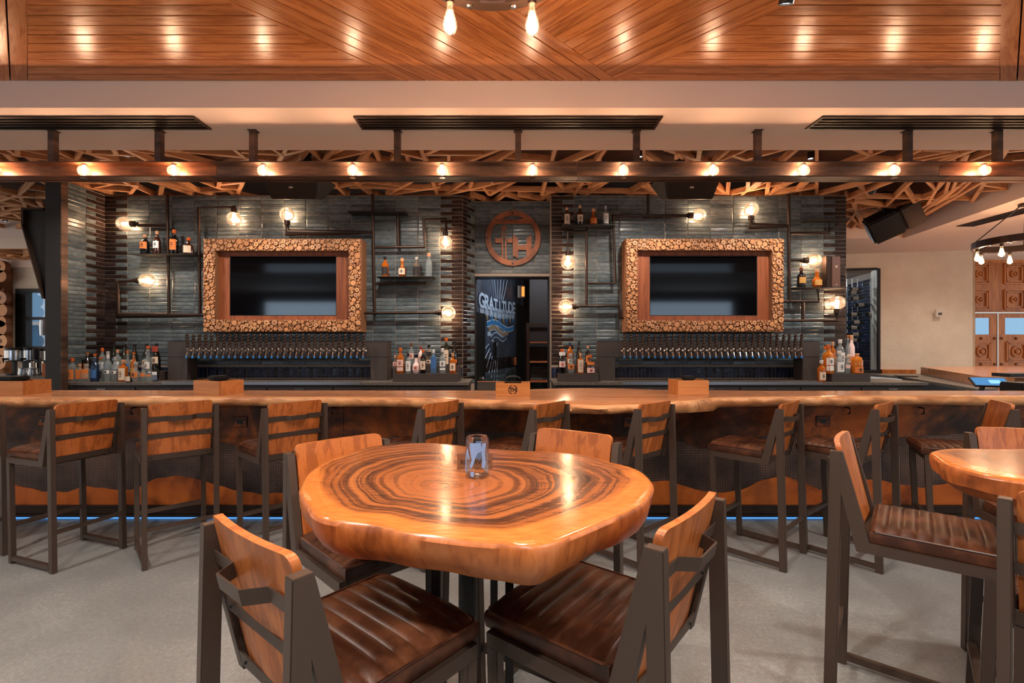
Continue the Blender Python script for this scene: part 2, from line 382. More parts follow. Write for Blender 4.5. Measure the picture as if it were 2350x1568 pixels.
# ---------------------------------------------------------------- plank ceiling
def clip(poly, n, d):       # keep n.p <= d
    out = []
    for i in range(len(poly)):
        a, b = poly[i], poly[(i+1)%len(poly)]; da = n[0]*a[0]+n[1]*a[1]-d; db = n[0]*b[0]+n[1]*b[1]-d
        if da <= 0: out.append(a)
        if da*db < 0:
            t = da/(da-db); out.append((a[0]+(b[0]-a[0])*t, a[1]+(b[1]-a[1])*t))
    return out
def area(p): return sum(p[i][0]*p[(i+1)%len(p)][1]-p[(i+1)%len(p)][0]*p[i][1] for i in range(len(p)))/2
ceil = struct(MB().box((-8,-1,ZW+.03),(8,3.64,ZW+.1)), 'ceiling', M['dark_ceiling'])
def planks(poly, ang, pitch, off):
    if area(poly) < 0: poly = poly[::-1]
    c, s = cos(ang), sin(ang)
    lo = min(-s*x+c*y for x,y in poly); hi = max(-s*x+c*y for x,y in poly)
    k = math.floor((lo-off)/pitch)
    while off+k*pitch < hi:
        a = off+k*pitch; k += 1
        q = clip(clip(poly, (-s,c), a+pitch-.004), (s,-c), -(a+.004))
        if len(q) < 3 or abs(area(q)) < .004: continue
        cxm = sum(p[0] for p in q)/len(q); cym = sum(p[1] for p in q)/len(q)
        loc = [((x-cxm)*c+(y-cym)*s, -(x-cxm)*s+(y-cym)*c) for x,y in q]
        o = MB().prism(loc, 0, .03).build('plank', M['ceil_wood'], ceil)
        o.location = (cxm, cym, ZW+random.uniform(-.0015,.0015)); o.rotation_euler = (0,0,ang)
E1 = 3.638
aL, aR, Cb = (-2.193,2.21), (2.224,2.21), (-3.85,-1)
planks([(-3.61,E1), aL, (-.816,E1)], 0, .09, E1-.09*60)
planks([(.793,E1), aR, (3.634,E1)], 0, .09, E1-.09*60)
planks([(-.816,E1), (-5.46,-1), Cb, (.793,E1)], radians(45), .092, (E1-.793)*cos(pi/4)-.092*40)
planks([(.793,E1), Cb, (5.43,-1), aR], radians(-45), .092, (E1+.793)*cos(pi/4)-.092*60)
planks([(-3.61,E1), (-8,E1), (-8,-1), (-5.46,-1), aL], radians(135), .092, (3.61-E1)*cos(pi/4)-.092*60)
planks([(3.634,E1), aR, (5.43,-1), (8,-1), (8,E1)], radians(45), .092, (E1-3.634)*cos(pi/4)-.092*60)
struct(MB().box((-13,-6.2,ZW+.03),(13,-1,ZW+.1)).box((-13,-1,ZW+.0),(-8,3.64,ZW+.1)).box((8,-1,ZW+.0),(13,3.64,ZW+.1)), 'ceiling', M['white_wall'])
# ---------------------------------------------------------------- soffits
struct(MB().box((-13,3.64,ZS),(13,4.43,3.8)), 'ceiling', M['soffit'])
sr = MB().prism([(5.89,4.43),(13,4.43),(13,12.5),(-4.4,12.5),(-4.4,8.1),(6.49,8.1)], ZS, 3.8)
struct(sr, 'ceiling', M['soffit'])
struct(MB().box((-13,8.1,ZS),(-4.4,8.95,3.8)).box((-13,11.1,ZS),(-4.4,12.5,3.8)), 'ceiling', M['soffit'])
# dark boards above the lattice, with the slats under them
lat = struct(MB().box((-13,4.43,3.72),(6.5,8.1,3.8)).box((-13,8.95,3.72),(-4.4,11.1,3.8)), 'ceiling', M['dark_ceiling'])
slots = []
def split(poly, depth):
    A = abs(area(poly))
    if A < .10 or (A < .42 and random.random() < .22) or depth > 9: return
    n = len(poly)
    for _ in range(14):
        i = random.randrange(n); ls = [hypot(poly[(k+1)%n][0]-poly[k][0], poly[(k+1)%n][1]-poly[k][1]) for k in range(n)]
        i = max(range(n), key=lambda k: ls[k]*random.uniform(.5,1)); j = random.choice([k for k in range(n) if k != i])
        ti, tj = random.uniform(.3,.7), random.choice((0, random.uniform(.2,.8)))
        p = tuple(poly[i][k]+(poly[(i+1)%n][k]-poly[i][k])*ti for k in (0,1)); q = tuple(poly[j][k]+(poly[(j+1)%n][k]-poly[j][k])*tj for k in (0,1))
        L = hypot(p[0]-q[0], p[1]-q[1])
        if L < .2: continue
        nx, ny = (q[1]-p[1])/L, -(q[0]-p[0])/L; d = nx*p[0]+ny*p[1]
        a, b = clip(poly,(nx,ny),d), clip(poly,(-nx,-ny),-d)
        if len(a) > 2 and len(b) > 2 and min(abs(area(a)),abs(area(b))) > .2*A:
            slots.append((p,q)); split(a, depth+1); split(b, depth+1); return
for x in [-8.2+i*1.83 for i in range(8)]:
    jx = 0 if x < -8 else random.uniform(-.25,.25)
    x1 = x+1.83
    if x1 > 5.9: split([(x,4.45),(5.86,4.45),(6.46,8.08),(x,8.08)], 0)
    else: split([(x,4.45),(x1,4.45),(x1,6.3),(x,6.3)], 0); split([(x,6.3),(x1,6.3),(x1,8.08),(x,8.08)], 0)
    slots.append(((x,4.45),(x+random.uniform(-.5,.5),8.08)))
for p in (((-8.2,6.3),(-1,6.6)),((-2,6.0),(6.1,6.5)),((-8.2,8.05),(6.4,8.05))): slots.append(p)
split([(-12,8.97),(-9,8.97),(-9,11.08),(-12,11.08)],0); split([(-9,8.97),(-6,8.97),(-6,11.08),(-9,11.08)],0)
slots.sort(key=lambda s: -hypot(s[0][0]-s[1][0], s[0][1]-s[1][1]))
rest = MB()
for k,(p,q) in enumerate(slots):
    if max(p[1],q[1]) > 6.9 and -4.9 < (p[0]+q[0])/2 < 4.0 and min(p[1],q[1]) > 6.4: continue
    L = hypot(q[0]-p[0], q[1]-p[1]); w_ = random.choice((.032,.04,.045)); z0 = ZL+random.uniform(0,.012)
    mb = MB().box((-L/2,-w_/2,0),(L/2,w_/2,.065))
    if k < 290:
        o = mb.build('slat', M['lattice'], lat); o.location = ((p[0]+q[0])/2, (p[1]+q[1])/2, z0); o.rotation_euler = (0,0,atan2(q[1]-p[1], q[0]-p[0]))
    else: rest.bar((p[0],p[1],z0+.032),(q[0],q[1],z0+.032),w_,.065)
if rest.v: tag(rest.build('slat_field', M['lattice'], lat), kind='stuff')

# ---------------------------------------------------------------- tiled walls
TP = .0503
def tile_mesh(w, h, k):
    r = random.Random(k); mb = MB(); d = .005
    def fn(a, b):
        return (a*w, -d-.0025*r.random()-(0 if 0 < a < 1 and 0 < b < 1 else -.003), b*h)
    top = [fn(a,b) for a,b in ((0,0),(1,0),(1,1),(0,1))]; ins = [fn(a,b) for a,b in ((.03,.12),(.97,.12),(.97,.88),(.03,.88))]
    base = [(0,0,0),(w,0,0),(w,0,h),(0,0,h)]
    mb.add(base+top+ins, [(0,1,5,4),(1,2,6,5),(2,3,7,6),(3,0,4,7),(4,5,9,8),(5,6,10,9),(6,7,11,10),(7,4,8,11),(8,9,10,11)])
    return mb
class TileField:
    def __init__(s): s.c = {}
    def get(s, w, h, m):
        k = (round(w,4), round(h,4), m, random.randrange(3))
        if k not in s.c: mb = tile_mesh(w, h, k[3]); s.c[k] = (mb, mb.mesh('tile', M[m]))
        return s.c[k]
TF = TileField()
def tile_wall(parent, origin, ang, tiles, limit=300, score=None):
    """tiles: (x,z,w,h,mat) in the wall's own frame; the largest seen become tiles of their own, the others one joined field"""
    B = T(*origin) @ R(ang)
    if score: tiles = sorted(tiles, key=score)
    fields = {}
    for k,(x,z,w,h,m) in enumerate(tiles):
        mb, me = TF.get(w, h, m)
        Mx = B @ T(x,0,z) @ R(random.uniform(-.02,.02),'X') @ R(random.uniform(-.002,.002),'Z')
        if k < limit: link('tile', me, parent, Mx)
        else: fields.setdefault(m, MB()).add([Mx @ Vector(v) for v in mb.v], mb.f)
    for m, mb in fields.items(): tag(mb.build('tile_field', M[m], parent), kind='stuff')
G = .0055
def course_tiles(W, ncol, z0, ztop, dl, dr, soldier=True, half=None):
    t = []; pw = W/ncol; n = int((ztop-z0)/TP); 
    for r in range(n):
        z = ztop-(r+1)*TP
        for c in range(ncol):
            x = c*pw; e = r % 2
            if (c == 0 and dl) or (c == ncol-1 and dr):
                left = c == 0 and dl
                if e == 0: t.append((x+G/2, z, pw-G, TP-G, 'tile_dark'))
                else:
                    t.append((x+G/2, z, pw/2-G, TP-G, 'tile_dark' if left else 'tile'))
                    t.append((x+pw/2+G/2, z, pw/2-G, TP-G, 'tile' if left else 'tile_dark'))
            else: t.append((x+G/2, z, pw-G, TP-G, 'tile'))
    if soldier:
        k = int(W/.05)
        for i in range(k): t.append((i*W/k+G/2, z0-.14, W/k-G, .136, 'tile_navy'))
    return t
YB = 6.25
XL0, XL1, XR0, XR1 = -5.21, -.631, .502, 4.28
def hid(x0, lo, hi):
    def sc(t):
        x = x0+t[0]+t[2]/2; z = t[1]
        u = CX+x/YB*F; v = CY-(z-HC)/YB*F
        behind = lo < u < hi and 548 < v < 845
        return (behind or v > 850 or v < 448, abs(v-610)//60, random.random())
    return sc
wl = struct(MB().box((XL0,YB,0),(XL1,YB+.5,3.375)), 'wall_left', M['grout'])
tile_wall(wl, (XL0,YB,0), 0, course_tiles(XL1-XL0,16,1.181,3.37,1,1), score=hid(XL0,430,840))
wr = struct(MB().box((XR0,YB,0),(XR1,YB+.5,3.375)), 'wall_right', M['grout'])
tile_wall(wr, (XR0,YB,0), 0, course_tiles(XR1-XR0,13,1.181,3.37,1,1), score=hid(XR0,1425,1845))
ws = struct(MB().box((XL0-.12,5.673,0),(XL0,YB,3.375)), 'wall_side', M['grout'])
tile_wall(ws, (XL0,5.673,0), radians(90), course_tiles(.577,2,1.181,3.37,0,1))
# angled return at the doorway and the panel over the door
rt = struct(MB().prism([(XL1,YB+.001),(-.499,6.5),(-.499,6.75),(XL1,6.75)], 0, 3.375), 'wall_return', M['grout'])
t = []
for r in range(48):
    z = 3.37-(r+1)*TP
    t += [(.002,z,.09,TP-G,'tile_dark'),(.096,z,.18,TP-G,'tile')] if r%2 else [(.002,z,.18,TP-G,'tile_dark'),(.186,z,.09,TP-G,'tile_dark' if r%4 else 'tile')]
tile_wall(rt, (XL1,YB+.001,0), atan2(6.5-YB, -.499-XL1), t)
lp = struct(MB().box((-.499,6.5,2.377),(.51,6.75,3.375)), 'wall_doorway', M['grout'])
t = []; xs = [-.497,-.275,.008,.304,.505]
for r in range(20):
    z = 3.37-(r+1)*TP
    if z < 2.378: break
    for a, b in zip(xs, xs[1:]): t.append((a+.499+G/2, z, b-a-G, TP-G, 'tile'))
tile_wall(lp, (-.499,6.5,0), 0, t)
struct(MB().box((-.499,6.497,2.366),(.51,6.76,2.3765)).box((-.4985,6.497,0),(-.488,6.76,2.366)).box((.491,6.49,0),(.5015,6.76,2.366)), 'trim_4', M['black_steel'])
struct(MB().box((XR0,6.75,0),(XR1,6.9,3.375)).box((XL0,6.75,0),(XL1,6.9,3.375)), 'wall_back', M['dark_grey'])

# ---------------------------------------------------------------- passage behind the doorway
mural = M['mural'] = mat('chalk_blue_wall', (52,60,74), .55)
g = N(mural); v = g.obj(); wv = g.noise(g.mp(v,(40,1,1.2)), 1.2, 4, .7); a = g.noise(v, 1.6, 4)
g.color(g.ramp(g.math('ADD', g.math('MULTIPLY', wv, .35), g.math('MULTIPLY', a, .6)), [(.36, (30,33,42)), (.5, (56,64,80)), (.62, (96,106,122))]))
M['dark_wall'] = mat('dark_brown_wall', (44,34,32), .6)
pa = R(atan2(3.15,.74)); PM = T(-.5,6.85,0) @ pa     # frame of the painted wall: x runs back into the passage
pw = struct(MB().box((0,0,0),(3.4,.12,2.9), PM), 'wall_passage_left', mural)
def pwx(u):
    k = (u-CX)/F; s = (6.85*k+.5)/(.74-3.15*k); return s*3.236
def pwz(u, v):
    k = (u-CX)/F; s = (6.85*k+.5)/(.74-3.15*k); return HC-(v-CY)/F*(6.85+3.15*s)
x0, x1 = pwx(1111), pwx(1184)
t = []
n = 26
for i in range(n): t.append((x0+(x1-x0)*i/n+.003, 1.06, (x1-x0)/n-.006, .19, 'tile_dark'))
for r in range(9):
    for c in range(5): t.append((x0+(x1-x0)*c/5+.003, 1.05-(r+1)*.075, (x1-x0)/5-.006, .069, 'tile'))
tile_wall(pw, (-.5,6.85,0), atan2(3.15,.74), t)
struct(MB().box((.0,-.02,0),(x0-.01,0,1.92), PM).box((x1+.01,-.02,0),(3.2,0,2.25), PM), 'door_2', M['black'])
MB().lathe([(.001,0),(.025,0),(.03,.03),(.015,.05),(.001,.05)], n=12, M=PM @ T(.16,-.02,.98) @ R(pi/2,'X')).build('door_handle', M['chrome'], bpy.data.objects['door_2'])
struct(MB().box((-.6,10.0,0),(1.6,10.1,2.9)).box((.72,6.9,0),(.8,8.3,2.9)).box((.30,8.36,0),(1.2,8.46,2.9)), 'wall_passage_end', M['dark_wall'])
struct(MB().box((-1.0,6.75,2.9),(1.6,10.1,2.95)), 'ceiling', M['dark_wall'])
# passage tile wainscot behind the shelf
t = [(.02+i*.06,1.14,.054,.11,'tile_dark') for i in range(7)]+[(.02+c*.22,1.13-(r+1)*.075,.214,.069,'tile') for c in range(2) for r in range(9)]
tile_wall(bpy.data.objects['wall_passage_end'], (.30,8.36,0), 0, t)
light('POINT', 'passage_fill', (.55,7.3,2.75), 34, (.85,.92,1), size=.08)  # added fill light so the passage lettering shows; stands for no real fixture
sh = empty('shelf_rack', (.46,8.1,0), 0, 'tall dark rack with thin brown shelves inside the doorway', 'rack')
MB().box((-.22,-.1,0),(-.17,.2,1.82)).box((.21,-.1,0),(.245,.2,1.82)).box((-.17,.17,1.78),(.21,.2,1.82)).build('frame', M['pipe'], sh)
for v in (786,831,876): MB().box((-.17,-.1,Z(v,8)-.012),(.21,.19,Z(v,8)+.012)).build('shelf', M['shelf_wood'], sh)
# lettering painted on the wall
def text(name, s, size, Mx, m, parent, ext=.001, shear=0, spacing=1, bold=0, align='CENTER'):
    c = bpy.data.curves.new(name, 'FONT'); c.body = s; c.size = size; c.extrude = ext; c.align_x = align; c.shear = shear; c.space_character = spacing; c.offset = bold
    o = bpy.data.objects.new(name, c); c.materials.append(m)
    dg = bpy.context.evaluated_depsgraph_get(); COL.objects.link(o); dg.update()
    me = bpy.data.meshes.new_from_object(o.evaluated_get(dg)); bpy.data.objects.remove(o); me.materials.clear(); me.materials.append(m)
    o = bpy.data.objects.new(name, me); COL.objects.link(o); o.matrix_basis = Mx
    if parent is not None: o.parent = parent
    return o
M['chalk'] = mat('pale_blue_chalk', (178,196,216), .7); M['chalk_dark'] = mat('dark_letter_face', (66,74,92), .7); M['chalk_tan'] = mat('tan_chalk', (150,128,100), .7); M['chalk_blue'] = mat('blue_chalk', (50,120,176), .7)
word = tag(MB().build('wall_lettering', M['chalk']), 'painted wall lettering reading GRATITUDE over ribbon banners', 'mural')
xa, xb = pwx(1098), pwx(1181); wd = xb-xa; n = 9
for i, ch in enumerate('GRATITUDE'):
    cx = xa+wd*(i+.5)/n; f = abs(i-4)/4; hgt = .20+.02*f; zb = 1.985+.035*i/8+.02*f
    base = PM @ T(cx,-.012,zb); w2 = wd/n*.40; kx = wd/n/.175
    MB().prism([(-w2+.01*(i-4)*-1,-.10+.02*f),(.01*(4-i),-.135),(w2+.01*(4-i),-.10+.02*f),(w2,.05),(-w2,.05)], 0, .003, base @ T(0,.006,0) @ R(pi/2,'X')).build('letter_shade', M['chalk'], word)
    for dx in (-.25,.25): MB().bar(base @ Vector((dx*w2*2,.001,.02)), base @ Vector((dx*w2*2+.008*(4-i),.001,-.10)), .006, .002).build('shade_line', M['chalk_dark'], word)
    Sx = Matrix.Diagonal((kx*.98, 1, 1, 1))
    text('letter_outline', ch, hgt*1.36, base @ T(0,.003,0) @ R(pi/2,'X') @ Sx, M['chalk_dark'], word, bold=.020)
    text('letter', ch, hgt*1.36, base @ T(0,-.001,0) @ R(pi/2,'X') @ Sx, M['chalk'], word, bold=.008)
    MB().lathe([(.001,0),(.045,0),(.045,.003),(.001,.003)], n=10, M=base @ T(.01*(4-i),.005,-.13) @ R(pi/2,'X')).build('scallop', M['chalk_tan'] if i%2 else M['chalk_blue'], word)
for k,(u0,v0,u1,v1,h) in enumerate(((1116,745,1178,752,.10),(1120,757,1165,762,.10),(1126,778,1162,770,.09),(1118,768,1140,790,.05))):
    a, b = pwx(u0), pwx(u1); za, zb = pwz(u0,v0), pwz(u1,v1)
    def rib(off, hh, yy):
        mb = MB(); mb.grid(14, 2, lambda s, t_: PM @ Vector((a+(b-a)*s, yy, za+(zb-za)*s+.05*sin(s*2*pi)+(t_-.5)*hh+off))); return mb
    rib(0, h*.62+.035, -.006).build('ribbon_edge', M['chalk'], word); rib(0, h*.62, -.009).build('ribbon', (M['chalk_blue'],M['chalk_tan'],M['chalk_dark'],M['chalk'])[k], word)
for k in range(14):
    a0 = radians(200+k*11); cx, cz = (xa+xb)/2-.1, 1.62
    if k < 7: p, q = (cx+.55*cos(a0), cz+.42*sin(a0)), (cx+.9*cos(a0), cz+.75*sin(a0))
    else: p, q = (cx+(k-10)*.12, 2.22), (cx+(k-10)*.22, 2.6)
    MB().bar(PM @ Vector((p[0],-.004,p[1])), PM @ Vector((q[0],-.004,q[1])), .008, .006).build('chalk_ray', M['chalk'], word)
ex = empty('exit_sign', P(1196,670,9.2)+Vector((0,0,0)), 0, 'small lit orange exit sign box on passage wall', 'sign')
MB().cbox((.0,0,0),(.13,.10,.22)).build('case', M['white_wall'], ex); MB().box((.01,-.056,-.09),(.062,-.05,.09)).build('lit_face', M['exit_glow'], ex)
o = MB().cbox((0,0,0),(.10,.03,.24), PM @ T(pwx(1133),-.02,pwz(1133,802))).build('paper_dispenser', M['black']); tag(o, 'small black dispenser on blue passage wall under the lettering', 'dispenser')
o = MB().cbox((0,0,0),(.10,.02,.15), PM @ T(pwx(1180.5),-.02,pwz(1180,829))).build('orange_notice', M['exit_glow']); o.data.materials[0] = mat('orange_paper', (200,110,60), .7); tag(o, 'small orange notice beside the dark passage door', 'notice')

# ---------------------------------------------------------------- right side of the room: cream wall, wine room, wooden doors
ca = (6.52,9.49); cang = atan2(-.4,2.06); CM = T(ca[0],ca[1],0) @ R(cang)
cw = MB().box((.548,0,0),(2.1,.3,ZS), CM).box((-3.2,0,2.93),(.548,.3,ZS), CM)
struct(cw, 'wall_cream', M['cream'])
struct(MB().box((.52,-.03,0),(.56,.02,2.93), CM).box((-3.2,-.03,2.90),(.52,.02,2.945), CM).box((-1.2,-.03,.9),(.52,.02,.98), CM), 'trim_1', M['black_steel'])
wroom = struct(MB().box((-3.0,1.5,0),(1.0,1.6,2.9), CM).box((.56,.3,0),(.66,1.5,2.9), CM).box((-3.0,0.3,2.9),(1.0,1.6,2.95),CM), 'wall_wine_room', M['grout'])
t = [(c*.29+.002, .3+r*.0653, .284, .06, 'tile_navy' if (r+c)%5==0 else 'tile') for c in range(13) for r in range(38)]
tile_wall(wroom, CM @ Vector((-3.0,1.5,0)), cang, t, score=lambda t: -t[0])
t = [(c*.29+.002, .3+r*.0653, .284, .06, 'tile_navy') for c in range(4) for r in range(38)]
tile_wall(wroom, CM @ Vector((.56,1.5,0)), cang-pi/2, t, limit=0)
struct(MB().box((-3.1,-.008,0.98),(.52,.0,2.90), CM), 'window_5', M['window_glass'])
struct(MB().box((-3.0,.2,0),(.5,.26,.92), CM), 'wall_wine_base', M['black'])
light('POINT', 'wine_room_lamp', CM @ Vector((-.6,.8,2.75)), 28, (.8,.9,1), size=.08)
wb = MB().lathe([(.001,0),(.034,0),(.037,.02),(.037,.19),(.014,.23),(.013,.30),(.001,.30)], n=12, M=R(pi/2,'Y')).mesh('wine_bottle', mat('dark_wine_glass', (26,34,30), .12), True)
wlab = MB().lathe([(.0376,.05),(.0376,.15)], n=12, M=R(pi/2,'Y')).mesh('label', M['label_cream'], True)
wcap = MB().lathe([(.0140,.24),(.0140,.302),(.001,.302)], n=12, M=R(pi/2,'Y')).mesh('capsule', mat('wine_capsule', (90,110,150), .4), True)
for i,(u,v) in enumerate(((1948,664),(1945,672),(1950,685),(1946,722),(1952,740),(1946,752),(1950,768),(1946,781),(1962,700),(1986,722))):
    p = P(u,v,9.72); e = empty('wine_bottle', p, cang, ('topmost','second highest','third','fourth','fifth','sixth','seventh','lowest','upper outlying','lower outlying')[i]+' horizontal wine bottle on the peg wall behind glass', 'bottle', 'wine bottles behind the wine room glass')
    link('glass', wb, e); link('label', wlab, e); link('capsule', wcap, e)
# peg rails
o = MB(); 
for i in range(3): o.bar(P(1944+i*12,640,9.78), P(1944+i*12,800,9.78), .012, .012)
tag(o.build('peg_rail', M['chrome']), 'slim steel rails holding wine bottles behind glass', 'rail')
th = empty('thermostat', P(2155,719,9.12), cang, 'small white thermostat on the cream wall', 'thermostat')
MB().box((-.07,-.03,-.07),(.05,.0,.07)).build('body', M['white_wall'], th, bevel=.006); MB().box((-.03,-.034,-.04),(.03,-.03,.01)).build('display', M['counter'], th)
MB().box((-.065,-.036,.03),(-.045,-.03,.045)).build('button', M['label_cream'], th)
# wooden doors
YD = 10.2
dw = struct(MB().box((X(2200,YD),YD,0),(X(2480,YD),YD+.1,ZS)), 'wall_door_side', M['door_wood'])
struct(MB().prism([(8.62,9.085),(8.66,9.4),(8.66,10.2),(8.4,10.2)],0,ZS), 'wall_jamb', M['cream'])
def px(u): return X(u,YD)
def pz(v): return Z(v,YD)
for k,(u0,u1) in enumerate(((2205,2282),(2286,2362))):
    d = struct(MB().box((px(u0),YD-.05,.02),(px(u1),YD,pz(768))).box((px(u0),YD-.05,pz(730)),(px(u1),YD,pz(721))).box((px(u0),YD-.05,pz(768)),(px(2233 if k==0 else 2301),YD,pz(730))).box((px(2266 if k==0 else 2347),YD-.05,pz(768)),(px(u1),YD,pz(730))), 'door_%d' % (k+3), M['door_wood'])
    MB().box((px(2233 if k==0 else 2301),YD-.03,pz(768)),(px(2266 if k==0 else 2347),YD-.02,pz(730))).build('pane', M['win_sky'], d)
    for v in (807,900):
        c = px((2246,2326)[k]); r_ = .2
        for a,zz in ((r_,.0),(r_*.8,.016)):
            q = MB()
            for s1 in (-1,1): q.box((c+s1*a-.015,YD-.075,pz(v)-a),(c+s1*a+.015,YD-.05,pz(v)+a)).box((c-a,YD-.075,pz(v)+s1*a-.015),(c+a,YD-.05,pz(v)+s1*a+.015))
            q.build('panel_moulding', M['door_wood'], d)
        MB().lathe([(.11,0),(.11,.03),(.085,.03),(.085,.01),(.05,.01),(.04,.045),(.001,.055)], n=16, M=T(c,YD-.05,pz(v)) @ R(pi/2,'X')).build('medallion', M['door_wood'], d, smooth=True)
    for u in ((2246,2277),(2293,2326))[k]:
        for v in (777,836): MB().lathe([(.03,0),(.024,.02),(.001,.03)], n=8, M=T(px(u),YD-.05,pz(v)) @ R(pi/2,'X')).build('stud', M['rust'], d, smooth=True)
for u in (2246,2326,2410):
    for v in (629,688):
        c = px(u)
        for a in (.2,.155):
            q = MB()
            for s1 in (-1,1): q.box((c+s1*a-.014,YD-.03,pz(v)-a),(c+s1*a+.014,YD,pz(v)+a)).box((c-a,YD-.03,pz(v)+s1*a-.014),(c+a,YD-.03+.03,pz(v)+s1*a+.014))
            q.build('panel_moulding', M['door_wood'], dw)
        MB().lathe([(.075,0),(.075,.03),(.055,.03),(.055,.01),(.03,.01),(.02,.045),(.001,.05)], n=16, M=T(c,YD,pz(v)) @ R(pi/2,'X')).build('medallion', M['door_wood'], dw, smooth=True)
struct(MB().box((px(2200),YD-.06,pz(720)),(px(2480),YD,pz(717))).box((px(2283),YD-.055,0),(px(2285.5),YD-.0,pz(720))), 'trim_2', M['stainless'])
struct(MB().box((px(2200),YD-.04,pz(604)),(px(2480),YD,pz(579))), 'trim_3', M['door_wood'])

# ---------------------------------------------------------------- left side of the room
wq = MB(); yw = 11.2; xa, xb, za, zb = X(38,yw), X(112,yw), Z(800,yw), Z(663,yw)
wq.box((-13,yw,0),(xa,yw+.2,ZS)).box((xb,yw,0),(-4.4,yw+.2,ZS)).box((xa,yw,0),(xb,yw+.2,za)).box((xa,yw,zb),(xb,yw+.2,ZS))
struct(wq, 'wall_far_left', M['cream'])
wn = struct(MB().box((xa+.08,yw+.10,za+.05),(xb-.05,yw+.11,zb-.05)), 'window_1', M['window_glass'])
f = MB().box((xa,yw-.03,za),(xa+.24,yw+.12,zb)).box((xb-.06,yw-.03,za),(xb,yw+.12,zb)).box((xa+.24,yw-.03,zb-.08),(xb-.06,yw+.12,zb)).box((xa+.24,yw-.03,za),(xb-.06,yw+.12,za+.05)).box((xa+.24,yw-.03,Z(731,yw)-.03),(xb-.06,yw+.12,Z(731,yw)+.03))
f.build('window_frame', M['black'], wn)
yo = 15.0
struct(MB().box((-19,yo,-.1),(-10,yo+.1,5)), 'window_view', M['win_sky'])
bd = empty('opposite_building', (-14.6,14.6,0), 0, 'blue building front seen through the left window', 'building')
MB().box((-2,0,0),(2,.2,2.05)).build('wall', mat('blue_facade', (74,120,160), .6), bd); MB().box((-.9,-.03,.9),(-.2,0,1.75)).build('pane', M['win_sky'], bd)
MB().box((-2,-.1,2.05),(2,.2,2.15)).build('roof_edge', M['stainless'], bd)
# stacked log wall at the far left
lg = struct(MB().box((-12.6,11.0,0),(X(9,11.0),11.2,ZS)), 'wall_log_stack', M['bark'])
for k,(u,v,r) in enumerate(((-2,612,15),(1,634,14),(-1,684,16),(2,712,15),(1,738,13),(-2,753,18),(0,783,17),(1,806,13),(-4,832,18),(-22,650,18),(-24,700,18),(-22,770,18))):
    rr_ = r/F*10.9; mb = MB(); n = 14; vs = [(0,0,0)]+[(rr_*cos(2*pi*i/n),0,rr_*sin(2*pi*i/n)) for i in range(n)]+[(rr_*cos(2*pi*i/n),.12,rr_*sin(2*pi*i/n)) for i in range(n)]
    mb.add(vs, [(0,1+(i+1)%n,1+i) for i in range(n)]+[(1+i,1+(i+1)%n,1+n+(i+1)%n,1+n+i) for i in range(n)]); mb.at['rr'] = [0]+[1]*(2*n)
    o = mb.build('log_end', M['disc'], lg); o.location = P(u,v,10.88)
# ================================================================ bar
ZB = 1.06
def interp(pts, x):
    if x <= pts[0][0]: return pts[0][1]
    for (a,b),(c,d) in zip(pts, pts[1:]):
        if x <= c:
            t = (x-a)/(c-a); t = t*t*(3-2*t) if False else t; return b+(d-b)*t
    return pts[-1][1]
# front edge of the slab top (pixel column -> pixel row of the edge), and the underside row
top_e = [(-300,914),(0,913),(120,912.5),(430,911),(800,912),(950,913.5),(1150,919),(1260,924),(1310,929),(1370,932),(1440,930),(1500,929),(1560,922),(1640,913),(1800,911.5),(2060,909),(2350,909),(2700,909)]
bot_e = [(-300,938),(0,937),(400,936),(800,937),(930,938),(1060,941),(1150,942),(1240,945),(1300,947),(1360,948),(1420,949),(1500,949),(1560,950),(1640,945),(1750,941),(1850,939),(2100,937),(2350,936),(2700,936)]
back_e = [(-300,896),(0,896),(1150,896.5),(1240,893),(1330,891),(1440,891.5),(1530,895),(1800,897),(2350,897),(2700,897)]
rr = random.Random(3)
us = [-260+i*12 for i in range(int((2660+260)/12)+1)]
bar = MB(); nu = len(us); rows = 9
def prof(u, k, i):
    yf = (HC-ZB)*F/(interp(top_e,u)-CY); yb = (HC-ZB)*F/(interp(back_e,u)-CY); zb = ZB-.078-.004*sin(u*.02)-.02*max(0,1-abs(u-1400)/180)
    yf = max(yf, 3.47); zf = HC-(interp(top_e,u)-CY)/F*yf; zl = min(zb, HC-(interp(bot_e,u)-CY)/F*(yf+.02)) if 1200 < u < 1640 else zb
    j = .006*sin(u*.11)+.004*sin(u*.31)+ (rr.uniform(-.012,.012) if 1285 < u < 1545 else 0)
    x = (u-CX)/F
    y, z = [(yb,zb),(yb,ZB),(yf+.10,ZB),(yf+.012,min(ZB,zf+.004)),(yf-.004,zf-.006),(yf-.012+j,zf-(zf-zl)*.35),(yf-.004+j*1.6,zf-(zf-zl)*.65),(yf+.02+j,zl+.004),(yf+.05,zl)][k]
    return (x*y if k > 1 else x*yb*.93, y, z)
vs = [prof(u, k, i) for i,u in enumerate(us) for k in range(rows)]
fs = []; mi = []
for i in range(nu-1):
    for k in range(rows):
        a, b = i*rows+k, i*rows+(k+1)%rows; fs.append((a, b, b+rows, a+rows)); mi.append(0 if k in (0,1,2,8) else 1)
bar.v = vs; bar.f = fs+[tuple(range(rows)), tuple(range((nu-1)*rows, nu*rows))]; bar.m = mi+[1,1]
bt = bar.build('live_edge_slab', [M['bar_wood'], M['live_edge']], None, smooth=50)
tag(bt, 'long live-edge wooden slab on top of the bar counter', 'bar slab')
